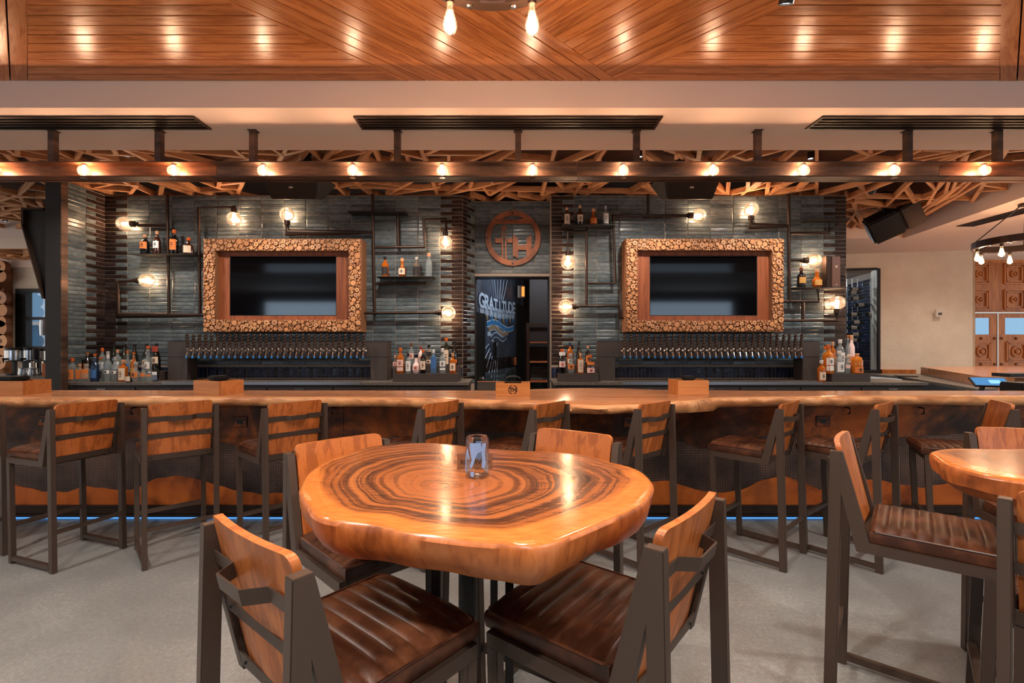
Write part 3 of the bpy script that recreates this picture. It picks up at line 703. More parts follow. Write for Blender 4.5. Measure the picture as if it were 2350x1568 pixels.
# base of the bar: steel clad panel, patina plates, perforated sheet
YP = 4.06; zt = .985
bx = empty('bar_counter', (0,YP,0), 0, 'rusty steel clad bar base with perforated metal band under the wooden slab', 'bar counter')
L0, L1 = -6.0, 5.6
MB().box((L0,.012,.10),(L1,.24,.955)).build('body', M['black_steel'], bx)
MB().box((L0,.004,.14),(L1,.012,.74)).build('perforated_sheet', M['perforated'], bx)
up = [(-400,1010),(0,1012),(60,1018),(110,1030),(170,1028),(240,1022),(300,1008),(340,1002),(420,1010),(500,1015),(540,1022),(600,1032),(680,1030),(760,1018),(850,1006),(960,1000),(1040,1000),(1080,990),(1200,993),(1300,1005),(1400,1010),(1480,1008),(1560,1012),(1600,1026),(1640,1030),(1690,1022),(1740,1004),(1800,992),(1850,1005),(1900,1020),(1960,1008),(2010,1000),(2080,1004),(2130,1000),(2200,996),(2260,994),(2400,1005),(2600,1010)]
lo = [(-400,1120),(0,1100),(50,1118),(100,1128),(150,1130),(200,1116),(240,1122),(300,1126),(330,1112),(360,1098),(400,1093),(440,1096),(480,1108),(530,1124),(600,1134),(680,1130),(760,1118),(850,1108),(950,1122),(1100,1128),(1250,1112),(1400,1118),(1480,1106),(1540,1104),(1580,1120),(1640,1132),(1700,1126),(1740,1106),(1790,1092),(1830,1102),(1880,1124),(1930,1120),(1975,1102),(2010,1100),(2060,1112),(2120,1120),(2180,1108),(2250,1116),(2350,1122),(2600,1110)]
segs = [L0,-3.05,-1.4,.55,2.4,4.03,L1]
def wave(pts, x): return HC-(interp(pts, CX+x/YP*F)-CY)/F*YP
for a, b in zip(segs, segs[1:]):
    n = int((b-a)/.04)
    xs = [a+.002+(b-a-.004)*i/n for i in range(n+1)]
    def plate(top, name, m):
        q = MB(); s = .02
        for i, x in enumerate(xs):
            z = wave(up if top else lo, x)+.004*sin(x*31)
            za, zb = (z, .975) if top else (.125, z)
            q.v += [(x,-.002,za),(x,-.002,zb),(x,.004,za),(x,.004,zb)]
        for i in range(n):
            c = i*4; q.f += [(c,c+4,c+5,c+1),(c+2,c+3,c+7,c+6),(c,c+2,c+6,c+4),(c+1,c+5,c+7,c+3)]
        q.f += [(0,1,3,2),(n*4,n*4+2,n*4+3,n*4+1)]; q.m = [0]*len(q.f)
        q.build(name, m, bx)
    plate(True, 'patina_plate', M['rusty_plate']); plate(False, 'wave_plate', M['orange_plate'])
MB().box((L0,-.02,.118),(L1,.01,.132)).box((L0,-.008,.06),(L1,.012,.118)).box((L0,-.03,.046),(L1,.012,.058)).build('base_rail', M['pipe'], bx)
MB().box((L0,.06,.0),(L1,.2,.10)).build('toe_kick', M['black'], bx)
MB().box((L0,.24,.84),(L1,.56,.865)).build('under_shelf', M['black_steel'], bx)
MB().box((L0,.03,.004),(L1,.042,.012)).build('light_strip', M['led_blue'], bx)
for u, v in ((105,965),(552,968),(1447,968),(1888,967)):
    p = P(u,v,YP); f = MB().box((-.06,-.008,-.045),(.06,-.002,.045)).build('outlet_plate', M['rusty_plate'], bx, bevel=.003); f.location = (p.x,0,p.z)
    MB().box((-.022,-.011,-.014),(.022,-.008,.014)).build('socket', M['black'], f)
    MB().box((-.036,-.010,-.003),(-.031,-.008,.003)).box((.031,-.010,-.003),(.036,-.008,.003)).build('screw', M['chrome'], f)
for u in (290,757,1040,1960,2132):
    p = P(u,940,YP-.1); hk = MB().tube([(p.x,-.002,.94),(p.x,-.05,.94),(p.x,-.055,.90),(p.x,-.03,.89)], .006, 6); hk.build('bag_hook', M['black'], bx)
# boxes on the bar
def caddy(u, v, y, w, d, h, rz, label, mark=False, dome='block'):
    e = empty('napkin_caddy', (X(u,y), y, ZB), rz, label, 'caddy', None); t = .015
    MB().box((-w/2,-d/2,0),(w/2,-d/2+t,h)).build('front_board', M['caddy_wood'], e, bevel=.002)
    MB().box((-w/2,d/2-t,0),(w/2,d/2,h)).build('back_board', M['caddy_wood'], e)
    MB().box((-w/2,-d/2+t,0),(-w/2+t,d/2-t,h)).build('side_board', M['caddy_wood'], e)
    MB().box((w/2-t,-d/2+t,0),(w/2,d/2-t,h)).build('side_board', M['caddy_wood'], e)
    MB().box((-w/2+t,-d/2+t,0),(w/2-t,d/2-t,.012)).build('base', M['caddy_wood'], e)
    if mark:
        q = MB(); ro, ri = .036, .030; n = 32
        for i in range(n):
            if i in (7,8,23,24): continue
            a, b = 2*pi*i/n, 2*pi*(i+1)/n
            q.prism([(ri*cos(a),ri*sin(a)),(ro*cos(a),ro*sin(a)),(ro*cos(b),ro*sin(b)),(ri*cos(b),ri*sin(b))], 0, .001)
        B = T(0,-d/2-.0005,h*.5) @ R(pi/2,'X')
        q2 = MB().add([B @ Vector(v) for v in q.v], q.f); q2.build('ring_mark', M['rubber'], e)
        text('letter_mark', 'TH', .042, B @ T(0,-.0145,0), M['rubber'], e, ext=.0008, bold=.0018)
    return e
c1 = caddy(22,0,4.00,.46,.24,.112,radians(0),'wooden bar caddy box at the far left end of the bar')
c2 = caddy(502,0,4.02,.30,.22,.112,radians(-22),'wooden bar caddy box in front of the left tap tower')
c3 = caddy(1177,0,3.92,.27,.20,.100,0,'wooden bar caddy box marked with a TH ring in front of the doorway',True)
c4 = caddy(1579,0,3.98,.255,.20,.118,radians(4),'wooden bar caddy box in front of the right tap tower')
def block(c, w, d, h, z, label, rz=0, dome=False):
    q = MB()
    if dome: q.grid(14, 7, lambda a, b: (w/2*cos(pi*(1-a))*1.0, d*(b-.5), h*max(0,sin(pi*a))**.5+.003*sin(b*25)*sin(pi*a)))
    else: q.prism([(-w/2,-d/2),(w/2,-d/2),(w/2,d/2),(-w/2,d/2)],0,h)
    if dome: q.box((-w/2,-d/2,-.08),(w/2,d/2,.0))
    else: q.box((-w/2+.01,-d/2+.01,-.09),(w/2-.01,d/2-.01,0))
    o = q.build('napkin_stack', M['rubber'], None, bevel=0 if dome else .008, smooth=dome); o.location = (c.location.x, c.location.y, ZB+z); o.rotation_euler = (0,0,rz); return tag(o, label, 'napkins')
block(c1,.20,.16,.03,.112,'flat black napkin stack in the far left bar caddy')
block(c2,.11,.13,.035,.112,'square black napkin stack in the caddy before the left taps', radians(-35))
block(c3,.13,.15,.05,.100,'rounded fan of black napkins in the TH caddy', 0, True)
block(c4,.09,.12,.03,.118,'small black napkin block in the caddy before the right taps')
# black tablet back seen over the bar by the doorway
tb = empty('order_tablet', P(1118,878,4.45), 0, 'silver edged tablet standing behind the bar beside the TH caddy', 'tablet')
MB().box((-.09,0,-.075),(.09,.012,.005), R(radians(-30),'X')).build('case', M['black'], tb); MB().box((-.09,-.002,.005),(.09,.014,.013), R(radians(-30),'X')).build('edge', M['chrome'], tb)
MB().box((-.02,.0,.868-tb.location.z),(.02,.03,-.06)).box((-.06,-.04,.8655-tb.location.z),(.06,.08,.875-tb.location.z)).build('stand', M['black'], tb)
tb.location.z += 0

# ================================================================ back bar
ZC = 1.03
def counter(u0, u1, name_, label, xb0, xb1, side):
    x0, x1 = X(u0,5.62), X(u1,5.62)
    e = empty('back_bar_cabinet', ((x0+x1)/2,5.62,0), 0, label[0], 'cabinet'); c = (x0+x1)/2
    MB().box((x0-c+.03,.03,0),(x1-c-.03,.615,ZC-.036)).build('body', M['dark_grey'], e)
    n = 6; W = (x1-x0-.1)/n
    for i in range(n):
        a = x0-c+.05+i*W; d = MB()
        d.box((a+.01,.01,.10),(a+.06,.03,ZC-.06)).box((a+W-.06,.01,.10),(a+W-.01,.03,ZC-.06)).box((a+.06,.01,ZC-.10),(a+W-.06,.03,ZC-.06)).box((a+.06,.01,.10),(a+W-.06,.03,.16))
        dd = d.build('door', M['dark_grey'], e); MB().box((a+.06,.018,.16),(a+W-.06,.028,ZC-.10)).build('pane', M['black'], dd)
        MB().box((a+W/2-.05,-.012,ZC-.085),(a+W/2+.05,.01,ZC-.072)).build('handle', M['chrome'], dd)
    top = MB().box((x0,5.60,ZC-.034),(x1,YB-.012,ZC)).build('counter_slab', M['counter'], None, bevel=.003); tag(top, label[1], 'countertop')
    return x0, x1
counter(148,1076,'',('dark panelled cabinet run under the left back bar counter','grey stone counter slab below the left tap tower'),0,0,0)
counter(1270,2128,'',('dark panelled cabinet run under the right back bar counter','grey stone counter slab below the right tap tower'),0,0,0)
def drip(u0,u1,label):
    x0,x1 = X(u0,5.6),X(u1,5.6); e = empty('drip_tray', ((x0+x1)/2,5.6,ZC), 0, label, 'drip tray'); h=(x1-x0)/2
    MB().box((-h,-.006,-.026),(h,0.0,.006)).box((-h,0,.0005),(h,.02,.006)).box((-h,.02,.0005),(h,.30,.003)).build('tray', M['stainless'], e)
    q = MB(); k = int(2*h/.022)
    for i in range(k): q.box((-h+.01+i*.022,.025,.003),(-h+.021+i*.022,.28,.008))
    tag(q.build('grate', M['counter'], e), kind='stuff')
drip(372,828,'stainless drip tray with slotted grate under the left taps')
drip(1427,1888,'stainless drip tray with slotted grate under the right taps')
# tap towers
M['drill'] = mat('twisted_dark_handle', (66,50,42), .4, .4)
hd = MB(); ns = 40; nn = 10
def hf(a, b):
    z = .015+b*.165; th = 2*pi*a; tw = b*2*pi*2.3
    r = .0165*(1+.24*cos(2*(th-tw))) * (1 if b < .96 else .85) * (.75 if b < .04 else 1)
    return (r*cos(th), r*sin(th), z)
hd.grid(nn, ns, hf, wrap=True); hd.add([hf(i/nn,1) for i in range(nn)], [tuple(range(nn))])
me_handle = hd.mesh('tap_handle', M['drill'], True)
fc = MB().lathe([(.001,.022),(.008,.02),(.010,0),(.014,-.008),(.010,-.02),(.008,-.045)], n=10).tube([(0,0.05,-.028),(0,0,-.028)],.009,8).tube([(0,0,-.035),(0,-.008,-.06),(0,-.016,-.088)],.0075,8)
fc.lathe([(.024,0),(.024,.012),(.012,.018)], n=12, M=T(0,.062,-.028) @ R(pi/2,'X'))
me_fau = fc.mesh('faucet', M['chrome'], True)
me_plug = MB().lathe([(.001,-.115),(.011,-.112),(.0135,-.10),(.011,-.088),(.001,-.086)], c=(0,-.018,0), n=10).mesh('plug', M['tap_blue'], True)
def tower(ul0, ul1, uo0, uo1, t0, t1, label):
    y = 5.92; x0, x1, a0, a1 = X(ul0,y), X(ul1,y), X(uo0,y), X(uo1,y); zt_, zo = Z(785,y), Z(820,y)
    e = empty('tap_tower', ((x0+x1)/2, y, ZC), 0, label, 'tap tower'); c = (x0+x1)/2
    MB().box((x0-c,0,zo-ZC),(x1-c,.20,zt_-ZC)).box((x0-c,0,0),(a0-c,.20,zo-ZC)).box((a1-c,0,0),(x1-c,.20,zo-ZC)).build('housing', M['dark_grey'], e, bevel=.004)
    MB().box((x0-c-.004,.02,zt_-ZC),(x1-c+.004,.20,zt_-ZC+.006)).box((a0-c,-.012,zo-ZC-.012),(a1-c,.0,zo-ZC+.004)).build('trim_strip', M['black_steel'], e)
    for i in range(30):
        u = t0+(t1-t0)*i/29; x = X(u,y-.07)-c
        f = link('faucet', me_fau, e, T(x,-.07,Z(801,y-.07)-ZC))
        link('tap_handle', me_handle, f, R(radians(3),'X') @ R(radians(random.choice((3,4,2)) * (1 if u > 1000 else .6)),'Y') @ R(random.random()*6,'Z')); link('plug', me_plug, f)
tower(384,889,430,850,430,834,'dark steel tap tower with thirty twisted handles under the left television')
tower(1375,1882,1412,1842,1432,1838,'dark steel tap tower with thirty twisted handles under the right television')
# risers for bottles
def riser(u0, u1, label):
    y = 5.66; x0, x1 = X(u0,y), X(u1,y); zt_ = Z(858,y)
    e = empty('bottle_riser', ((x0+x1)/2,y,ZC), 0, label, 'riser'); h = (x1-x0)/2
    MB().box((-h,0,0),(h,.16,zt_-ZC)).build('lower_step', M['dark_grey'], e, bevel=.003)
    MB().box((-h+.045,.1605,0),(h+.0,.34,zt_-ZC+.085)).build('upper_step', M['dark_grey'], e, bevel=.003)
    return zt_
ZR = riser(901,1052,'dark two step bottle riser between the left tap tower and the doorway')
riser(1281,1374,'short dark two step bottle riser right of the doorway')
riser(1909,1998,'dark bottle riser right of the right tap tower')
rs = MB().box((X(158,5.9),5.86,ZC),(X(372,5.9),6.10,ZC+.11)); tag(rs.build('bottle_riser', M['dark_grey']), 'long low dark riser in the left corner beside the column', 'riser')

# ================================================================ bottles
GL = {}
def glass_mat(name, col, rough=.06):
    m = mat(name, col, rough, spec=.8, coat=.6); GL[name] = m; return m
def clearish(name, tint, k):
    m = bpy.data.materials.new(name); m.use_nodes = True; t = m.node_tree; b = t.nodes['Principled BSDF']; o = t.nodes['Material Output']
    b.inputs['Base Color'].default_value = (*lin(tint),1); b.inputs['Roughness'].default_value = .06; b.inputs['Coat Weight'].default_value = .5
    tr = t.nodes.new('ShaderNodeBsdfTransparent'); tr.inputs[0].default_value = (*lin(tint),1); mx = t.nodes.new('ShaderNodeMixShader'); mx.inputs[0].default_value = k
    t.links.new(tr.outputs[0], mx.inputs[1]); t.links.new(b.outputs[0], mx.inputs[2]); t.links.new(mx.outputs[0], o.inputs[0]); return m
GL = {'clear': clearish('clear_bottle_glass',(214,220,220),.2), 'amber': clearish('amber_spirit_glass',(200,104,30),.62), 'gold': clearish('gold_spirit_glass',(224,130,40),.6), 'brown': glass_mat('dark_brown_glass',(56,26,14)),
      'black': glass_mat('black_bottle_glass',(16,13,12)), 'green': glass_mat('dark_green_glass',(20,26,16)), 'blue': clearish('pale_blue_glass',(130,168,205),.45), 'pink': mat('pink_white_ceramic',(226,196,190),.4), 'grey': clearish('smoky_glass',(120,104,92),.7), 'cobalt': clearish('cobalt_glass',(52,70,104),.5)}
CAPM = {k: mat('cap_'+k, c, .4) for k, c in dict(orange=(206,96,30), white=(222,216,210), black=(26,22,22), tan=(206,150,110), red=(150,44,30), silver=(170,165,160), brown=(110,60,36), pink=(206,160,146), navy=(40,48,70)).items()}
LAB = {k: mat('label_'+k, c, .6) for k, c in dict(cream=(222,198,172), orange=(214,120,56), white=(226,222,218), pink=(224,184,174), blue=(60,104,160), black=(34,30,32), gold=(190,140,70), red=(160,60,44)).items()}
PROF = {   # radius 1 = body radius, height 1 = full height
 'round': [(.001,0),(.92,0),(1,.02),(1,.58),(.86,.66),(.42,.74),(.36,.78),(.36,.92)],
 'wine': [(.001,0),(.95,0),(1,.02),(1,.56),(.85,.65),(.45,.75),(.38,.80),(.38,.93)],
 'champ': [(.001,0),(.95,0),(1,.03),(1,.45),(.80,.60),(.50,.74),(.34,.84),(.34,.94)],
 'square': [(.001,0),(.96,0),(1,.015),(1,.62),(.9,.68),(.42,.74),(.36,.78),(.36,.92)],
 'squat': [(.001,0),(.96,0),(1,.03),(1,.44),(.86,.54),(.40,.62),(.30,.68),(.30,.90)],
 'tall': [(.001,0),(.94,0),(1,.02),(1,.62),(.60,.72),(.46,.78),(.46,.92)],
 'bulb': [(.001,0),(.62,0),(.74,.03),(1,.16),(.98,.42),(.62,.52),(.42,.58),(.40,.90)],
 'jug': [(.001,0),(.90,0),(1,.05),(1,.62),(.78,.78),(.34,.86),(.30,.88),(.30,.95)],
}
def bottle(u, v, y, hpx, wpx, shape, glass, cap, lab, label, group=None, sq=None, lz=(.12,.45), lab2=None, pour=False, z=None, ry=0):
    """u: centre column, v: foot row (or z the surface height), hpx and wpx: height and width as seen"""
    k = y/F; h = hpx*k; r = wpx*k/2; x = X(u,y); zz = Z(v,y) if z is None else z
    e = empty('bottle', (x,y,zz), 0, label, 'bottle', group)
    s = sq if sq is not None else (.55 if shape == 'square' else 0); n = 16
    pr = [(a*r, b*h) for a,b in PROF[shape]]
    MB().lathe(pr, n=n, sq=s, M=R(pi/8)).build('glass', GL[glass], e, smooth=True)
    nr = pr[-1][0]; zn = pr[-1][1]
    if pour:
        MB().lathe([(nr*1.1,zn-.004),(nr*1.1,zn+.006),(nr*.5,zn+.012),(nr*.42,h*.99)], n=10).build('pour_spout', M['chrome'], e, smooth=True)
        MB().lathe([(nr*.5,h*.97),(nr*1.1,h*.985),(nr*1.25,h*1.05),(.001,h*1.06)], n=10).build('spout_cap', CAPM[cap], e, smooth=True)
    else: MB().lathe([(nr*1.16,zn-h*.07),(nr*1.22,zn-h*.06),(nr*1.22,h*.995),(nr*1.1,h),(.001,h)], n=12).build('cap', CAPM[cap], e, smooth=True)
    def lab_(z0, z1, m, nm='paper_label', fr=.30):
        q = MB(); kk = 9; vs = []
        for j, zz_ in enumerate((z0*h, z1*h)):
            for i in range(kk):
                a = -pi/2+(i/(kk-1)-.5)*2*pi*fr; xx, yy = cos(a), sin(a)
                if s:
                    a8 = a-pi/8; X8, Y8 = cos(a8), sin(a8); ee = max(abs(X8),abs(Y8)); X8, Y8 = X8*(1-s)+X8/ee*s*.92, Y8*(1-s)+Y8/ee*s*.92
                    xx, yy = X8*cos(pi/8)-Y8*sin(pi/8), X8*sin(pi/8)+Y8*cos(pi/8)
                vs.append((xx*(r*1.02+.0008), yy*(r*1.02+.0008), zz_))
        q.add(vs, [(i,i+1,kk+i+1,kk+i) for i in range(kk-1)]).build(nm, LAB[m], e, smooth=True)
        return q
    if lab: lab_(lz[0], lz[1], lab); 
    if lab and hpx > 40 and lab in ('cream','white','orange','pink'):
        q = MB(); zz_ = (lz[0]+lz[1])/2*h; rr_ = r*1.045+.0012
        for dz, ww in ((.18,.5),(.0,.75),(-.2,.4)):
            zc = zz_+dz*(lz[1]-lz[0])*h; q.box((-ww*r*.45,-rr_-.0004,zc-.004),(ww*r*.45,-rr_+.002,zc+.004))
        q.build('print', LAB['black' if lab != 'black' else 'cream'] if lab != 'pink' else LAB['red'], e)
    if lab2: lab_(lab2[0], lab2[1], lab2[2], 'neck_label')
    return e
ZS1 = ZC+.11
# back row standing on the low riser, then the front row, left corner
A = 5.92
for u, v0, g_, c_, lb, ls in ((262,789,'green','black',None,'black wine bottle at the corner end of the left back row'),(286,789,'green','black','cream','black wine bottle second in the left back row'),
    (309,789,'green','black','cream','black wine bottle in the left back row behind the orange liqueur'),(336,789,'green','black','cream','black wine bottle in the left back row beside the tallest clear bottle')):
    bottle(u,0,6.04,62,15.5,'champ',g_,c_,lb,ls,None,lz=(.18,.42),z=ZS1)
bottle(359,0,5.95,64,17,'champ','black','black','cream','black bottle with large cream label at the right end of the left row',z=ZS1,lz=(.28,.52),lab2=(.70,.90,'red'))
bottle(235,0,A,54,14,'round','clear','orange','white','clear bottle with big orange stopper in the left cluster',z=ZS1,lz=(.1,.4))
bottle(270,0,A,50,15,'round','clear','tan','white','clear bottle with tan capsule in the left back row',z=ZS1)
bottle(248,0,A,46,15,'bulb','clear','silver','blue','clear bottle with silver neck in the left back row',z=ZS1,lz=(.2,.36))
bottle(185,0,A,40,15,'round','black','orange','orange','dark bottle with orange spout cap behind the orange labels',z=ZS1,pour=True)
bottle(201,0,A,40,15,'round','black','orange','orange','second dark bottle with orange spout cap behind the wide orange label',z=ZS1,pour=True)
B_ = 5.74
bottle(166,0,B_,54,17,'square','clear','orange','orange','clear square bottle with orange label beside the steel column',z=ZC,lz=(.10,.52))
bottle(183,0,B_+.02,40,15,'square','clear','tan','orange','low clear bottle with a narrow orange and tan label',z=ZC,lz=(.15,.70))
bottle(199,0,B_,40,20,'square','clear','silver','orange','wide clear bottle with orange band label and white centre',z=ZC,lz=(.18,.72),lab2=(.22,.44,'cream'))
bottle(218,0,B_,60,16,'round','cobalt','orange','blue','cobalt blue bottle with orange pour cap',z=ZC,pour=True,lz=(.14,.46))
bottle(231,0,5.80,52,15,'round','clear','orange','black','clear bottle with black shield label beside the cobalt one',z=ZC,pour=True,lz=(.14,.46))
bottle(248,0,B_,62,15,'round','clear','white','white','ribbed clear bottle with white cap, first of the look-alike pair',z=ZC,lz=(.30,.42),sq=.1)
bottle(264,0,B_+.01,56,15,'round','clear','silver','white','ribbed clear bottle with grey top, second of the look-alike pair',z=ZC,lz=(.32,.44),sq=.1)
bottle(283,0,B_,50,18,'square','amber','tan','cream','amber square bottle with tall cream label and tan cork',z=ZC,lz=(.08,.62))
bottle(293,0,5.80,66,13,'round','clear','orange','blue','slim clear bottle with blue label and orange pour cap',z=ZC,pour=True,lz=(.35,.60))
bottle(296,0,5.66,22,13,'squat','black','black','cream','tiny black bottle with framed cream label at the counter edge',z=ZC,lz=(.10,.60))
bottle(307,0,5.84,62,15,'round','amber','orange','gold','amber liqueur bottle with orange pour cap and gold label',z=ZC,pour=True,lz=(.2,.5))
bottle(312,0,5.68,46,18,'bulb','clear','grey' if 0 else 'silver','orange','rounded clear bottle with salmon label at the counter edge',z=ZC,lz=(.24,.50))
bottle(329,0,5.74,38,17,'bulb','clear','silver','orange','rounded clear bottle with small orange label behind the counter edge',z=ZC,lz=(.3,.52))
bottle(340,0,5.815,76,15,'tall','clear','orange','white','tallest clear bottle with orange pour cap in the left cluster',z=ZC,pour=True,lz=(.38,.58))
bottle(343,0,5.66,24,13,'square','clear','white','orange','small clear jar bottle with orange neck band at the counter edge',z=ZC,lz=(.55,.72))
bottle(357,0,5.78,38,14,'square','black','black','white','dark bottle with white and navy label below the large cream label',z=ZC,lz=(.06,.58),lab2=(.06,.40,'blue'))
# middle riser
C1, C2 = 5.72, 5.90
zU = ZR+.085
for a in ((907,0,C1,42,11,'round','grey','tan','pink','small frosted bottle with peaked tan cap at the left end of the middle riser',dict(lz=(.42,.62))),
    (919,0,C1,59,17,'round','amber','orange','pink','amber whiskey bottle with two pink labels on the middle riser',dict(lz=(.28,.54),lab2=(.10,.25,'pink'))),
    (937,0,C1,46,13,'square','clear','black','white','clear bottle with tall white label strip and black cap',dict(lz=(.12,.62))),
    (955,0,C1,44,17,'bulb','pink','black','pink','pink white ceramic bottle with black cap on the middle riser',dict(lz=(.2,.4))),
    (971,0,C1,55,14,'wine','black','orange','cream','dark vermouth bottle with orange cap and cream label',dict(lz=(.16,.52))),
    (995,0,C1,55,14,'round','blue','white','blue','pale blue bottle with white cap on the middle riser',dict(lz=(.2,.7))),
    (1016,0,C1,58,15,'round','clear','white','white','clear rum bottle with white cap and round red emblem label',dict(lz=(.28,.50),lab2=(.14,.22,'white'))),
    (1039,0,C1,47,15,'round','amber','tan','cream','golden rum bottle with tan cap and round red emblem label',dict(lz=(.14,.50)))):
    bottle(*a[:10], z=ZR, **a[10])
for a in ((944,0,C2,52,13,'round','clear','brown','pink','tall clear bottle with brown cap on the upper step',dict(lz=(.3,.55))),
    (966,0,C2,44,12,'round','pink','red','pink','pink bottle with reddish neck on the upper step',dict(lz=(.3,.5))),
    (984,0,C2,48,15,'square','grey','black','cream','square smoky bottle with black stopper on the upper step',dict(lz=(.1,.28),lab2=(.46,.66,'black'))),
    (1024,0,C2,64,14,'wine','green','orange','cream','dark wine bottle with orange capsule on the upper step',dict(lz=(.05,.56))),
    (1043,0,C2,58,14,'champ','black','black','orange','black champagne shaped bottle at the doorway end of the upper step',dict(lz=(.1,.24)))):
    bottle(*a[:10], z=zU, **a[10])
# riser right of the doorway
for a in ((1290,0,C1,56,17,'round','black','orange','pink','black bottle with orange cap and white neck at the left end of the short riser',dict(lz=(.26,.50),lab2=(.74,.88,'white'))),
    (1310,0,C1,46,17,'bulb','clear','silver','orange','short clear bottle with orange label on the short riser',dict(lz=(.22,.46))),
    (1332,0,C1,47,14,'square','amber','tan','cream','narrow amber bottle with full length cream label',dict(lz=(.06,.68))),
    (1355,0,C1,43,21,'squat','brown','orange','pink','squat brown liqueur bottle with broad framed label',dict(lz=(.04,.30),lab2=(.46,.62,'orange')))):
    bottle(*a[:10], z=ZR, **a[10])
for a in ((1308,0,C2,53,14,'round','amber','navy','cream','amber bottle with dark blue cap on the upper step of the short riser',dict(lz=(.1,.3))),
    (1329,0,C2,55,13,'champ','black','black',None,'black bottle with long neck on the upper step of the short riser',dict()),
    (1349,0,C2,46,12,'round','black','tan','orange','dark bottle with tan stopper and orange label on the upper step',dict(lz=(.16,.50)))):
    bottle(*a[:10], z=zU, **a[10])
# right riser
for a in ((1901,0,C1,66,20,'square','gold','orange','white','large golden whiskey bottle with two white labels on the right riser',dict(lz=(.30,.54),lab2=(.10,.27,'white'))),
    (1926,0,C1,52,19,'round','clear','white','white','clear vodka bottle with white label and dark star emblem',dict(lz=(.08,.50))),
    (1944,0,C1,40,13,'bulb','clear','silver','pink','rounded clear decanter shaped bottle on the right riser',dict(lz=(.3,.5))),
    (1967,0,C1,46,23,'jug','gold','tan','orange','broad amber bourbon flask at the right end of the right riser',dict(lz=(.04,.34)))):
    bottle(*a[:10], z=ZR, **a[10])
for a in ((1893,0,C2,44,13,'round','clear','orange','cream','clear bottle with orange cap at the back of the right riser',dict(lz=(.1,.5))),
    (1911,0,C2,54,13,'round','amber','tan','orange','amber bottle with tan stopper at the back of the right riser',dict(lz=(.1,.4))),
    (1928,0,C2,60,18,'round','clear','white','white','tall clear rum bottle with white cap behind the star emblem one',dict(lz=(.08,.5))),
    (1946,0,C2,66,10,'round','clear','orange','cream','slim clear bottle with orange pour cap at the back of the right riser',dict(lz=(.1,.4),pour=True)),
    (1954,0,C2,70,13,'tall','pink','tan','orange','tall pink white bottle with tan cap beside the wine room',dict(lz=(.05,.3)))):
    bottle(*a[:10], z=zU, **a[10])
bottle(1885,0,5.66,50,17,'round','amber','white','cream','amber bottle with white cap standing on the counter before the right riser',z=ZC,lz=(.10,.46))
# ================================================================ pipe work, wall bulbs and shelves on the tiled wall
YPp = 6.16
def pl(pts, y=YPp): return [P(u,v,y) for u,v in pts]
def pipework(label, runs, anchor):
    e = empty('pipe_frame', anchor, 0, label, 'pipework')
    for r in runs:
        mb = MB().tube([p-Vector(anchor) for p in pl(r)], .0185, 10)
        for u, v in (r[0], r[-1]):
            pass
        mb.build('pipe', M['pipe'], e, smooth=50)
    return e
pipework('bronze pipe framework left of the left television', [
    [(384,446),(388,723)], [(316,517),(383,517)], [(270,646),(271,724),(480,723)], [(272,646),(303,645)], [(459,723),(456,476),(539,476),(539,482)]], tuple(P(388,600,YPp)))
pipework('bronze pipe framework right of the left television', [
    [(855,446),(860,718)], [(818,719),(1003,718)], [(659,519),(660,534),(853,533)], [(913,487),(914,566)], [(859,568),(974,567),(972,504),(1023,503),(1024,532)],
    [(860,651),(978,650),(978,638)], [(894,649),(894,638)]], tuple(P(858,600,YPp)))
pipework('bronze pipe framework left of the right television', [
    [(1487,446),(1487,493)], [(1579,495),(1407,496),(1412,651),(1348,650)], [(1346,517),(1346,702)], [(1344,532),(1303,532),(1303,580)], [(1322,703),(1421,702),(1422,730),(1450,730)]], tuple(P(1380,600,YPp)))
pipework('bronze pipe framework right of the right television', [
    [(1810,446),(1812,692)], [(1723,505),(1723,519),(1809,519)], [(1814,536),(1903,535),(1903,504)], [(1814,597),(1840,597)], [(1786,692),(1879,692),(1877,662)],
    [(1843,694),(1843,734)], [(1786,736),(1921,736),(1921,722)]], tuple(P(1812,600,YPp)))
# wall bulbs: clear globe, socket, glowing filament; the direction is where the globe points from the socket
gm = MB(); RG = .092
prof_ = [(.026,0),(.027,.035)]+[(RG*sin(a), .115-RG*cos(a)+.008) for a in [radians(q) for q in range(20,181,16)]]
prof_[-1] = (.001, .123+RG)
me_globe = MB().lathe(prof_, n=20).mesh('globe', M['bulb_glass'], 60)
me_sock = MB().lathe([(.001,-.045),(.022,-.045),(.024,-.04),(.024,.03),(.032,.032),(.032,.036),(.001,.036)], n=14).lathe([(.0305,-.01),(.036,-.008),(.036,.05),(.0305,.05)], n=14).mesh('socket', M['pipe'], 40)
me_fil = MB().lathe([(.001,.045),(.012,.05),(.019,.075),(.021,.11),(.016,.15),(.001,.162)], n=10).mesh('filament', M['filament'], True)
def wall_bulb(u, v, ax, label, power=18):
    c = P(u,v,YPp); d = Vector({'L':(-1,0,0),'R':(1,0,0),'U':(0,0,1),'D':(0,0,-1)}[ax]); o = c-d*.123
    e = empty('wall_bulb', o, 0, label, 'wall light', None)
    q = Vector((0,0,1)).rotation_difference(d).to_matrix().to_4x4()
    link('globe', me_globe, e, q); link('socket', me_sock, e, q); link('filament', me_fil, e, q)
    l = light('POINT', 'bulb_light', (0,0,0), power, WARM, size=.03); l.parent = e; l.location = q @ Vector((0,0,.105))
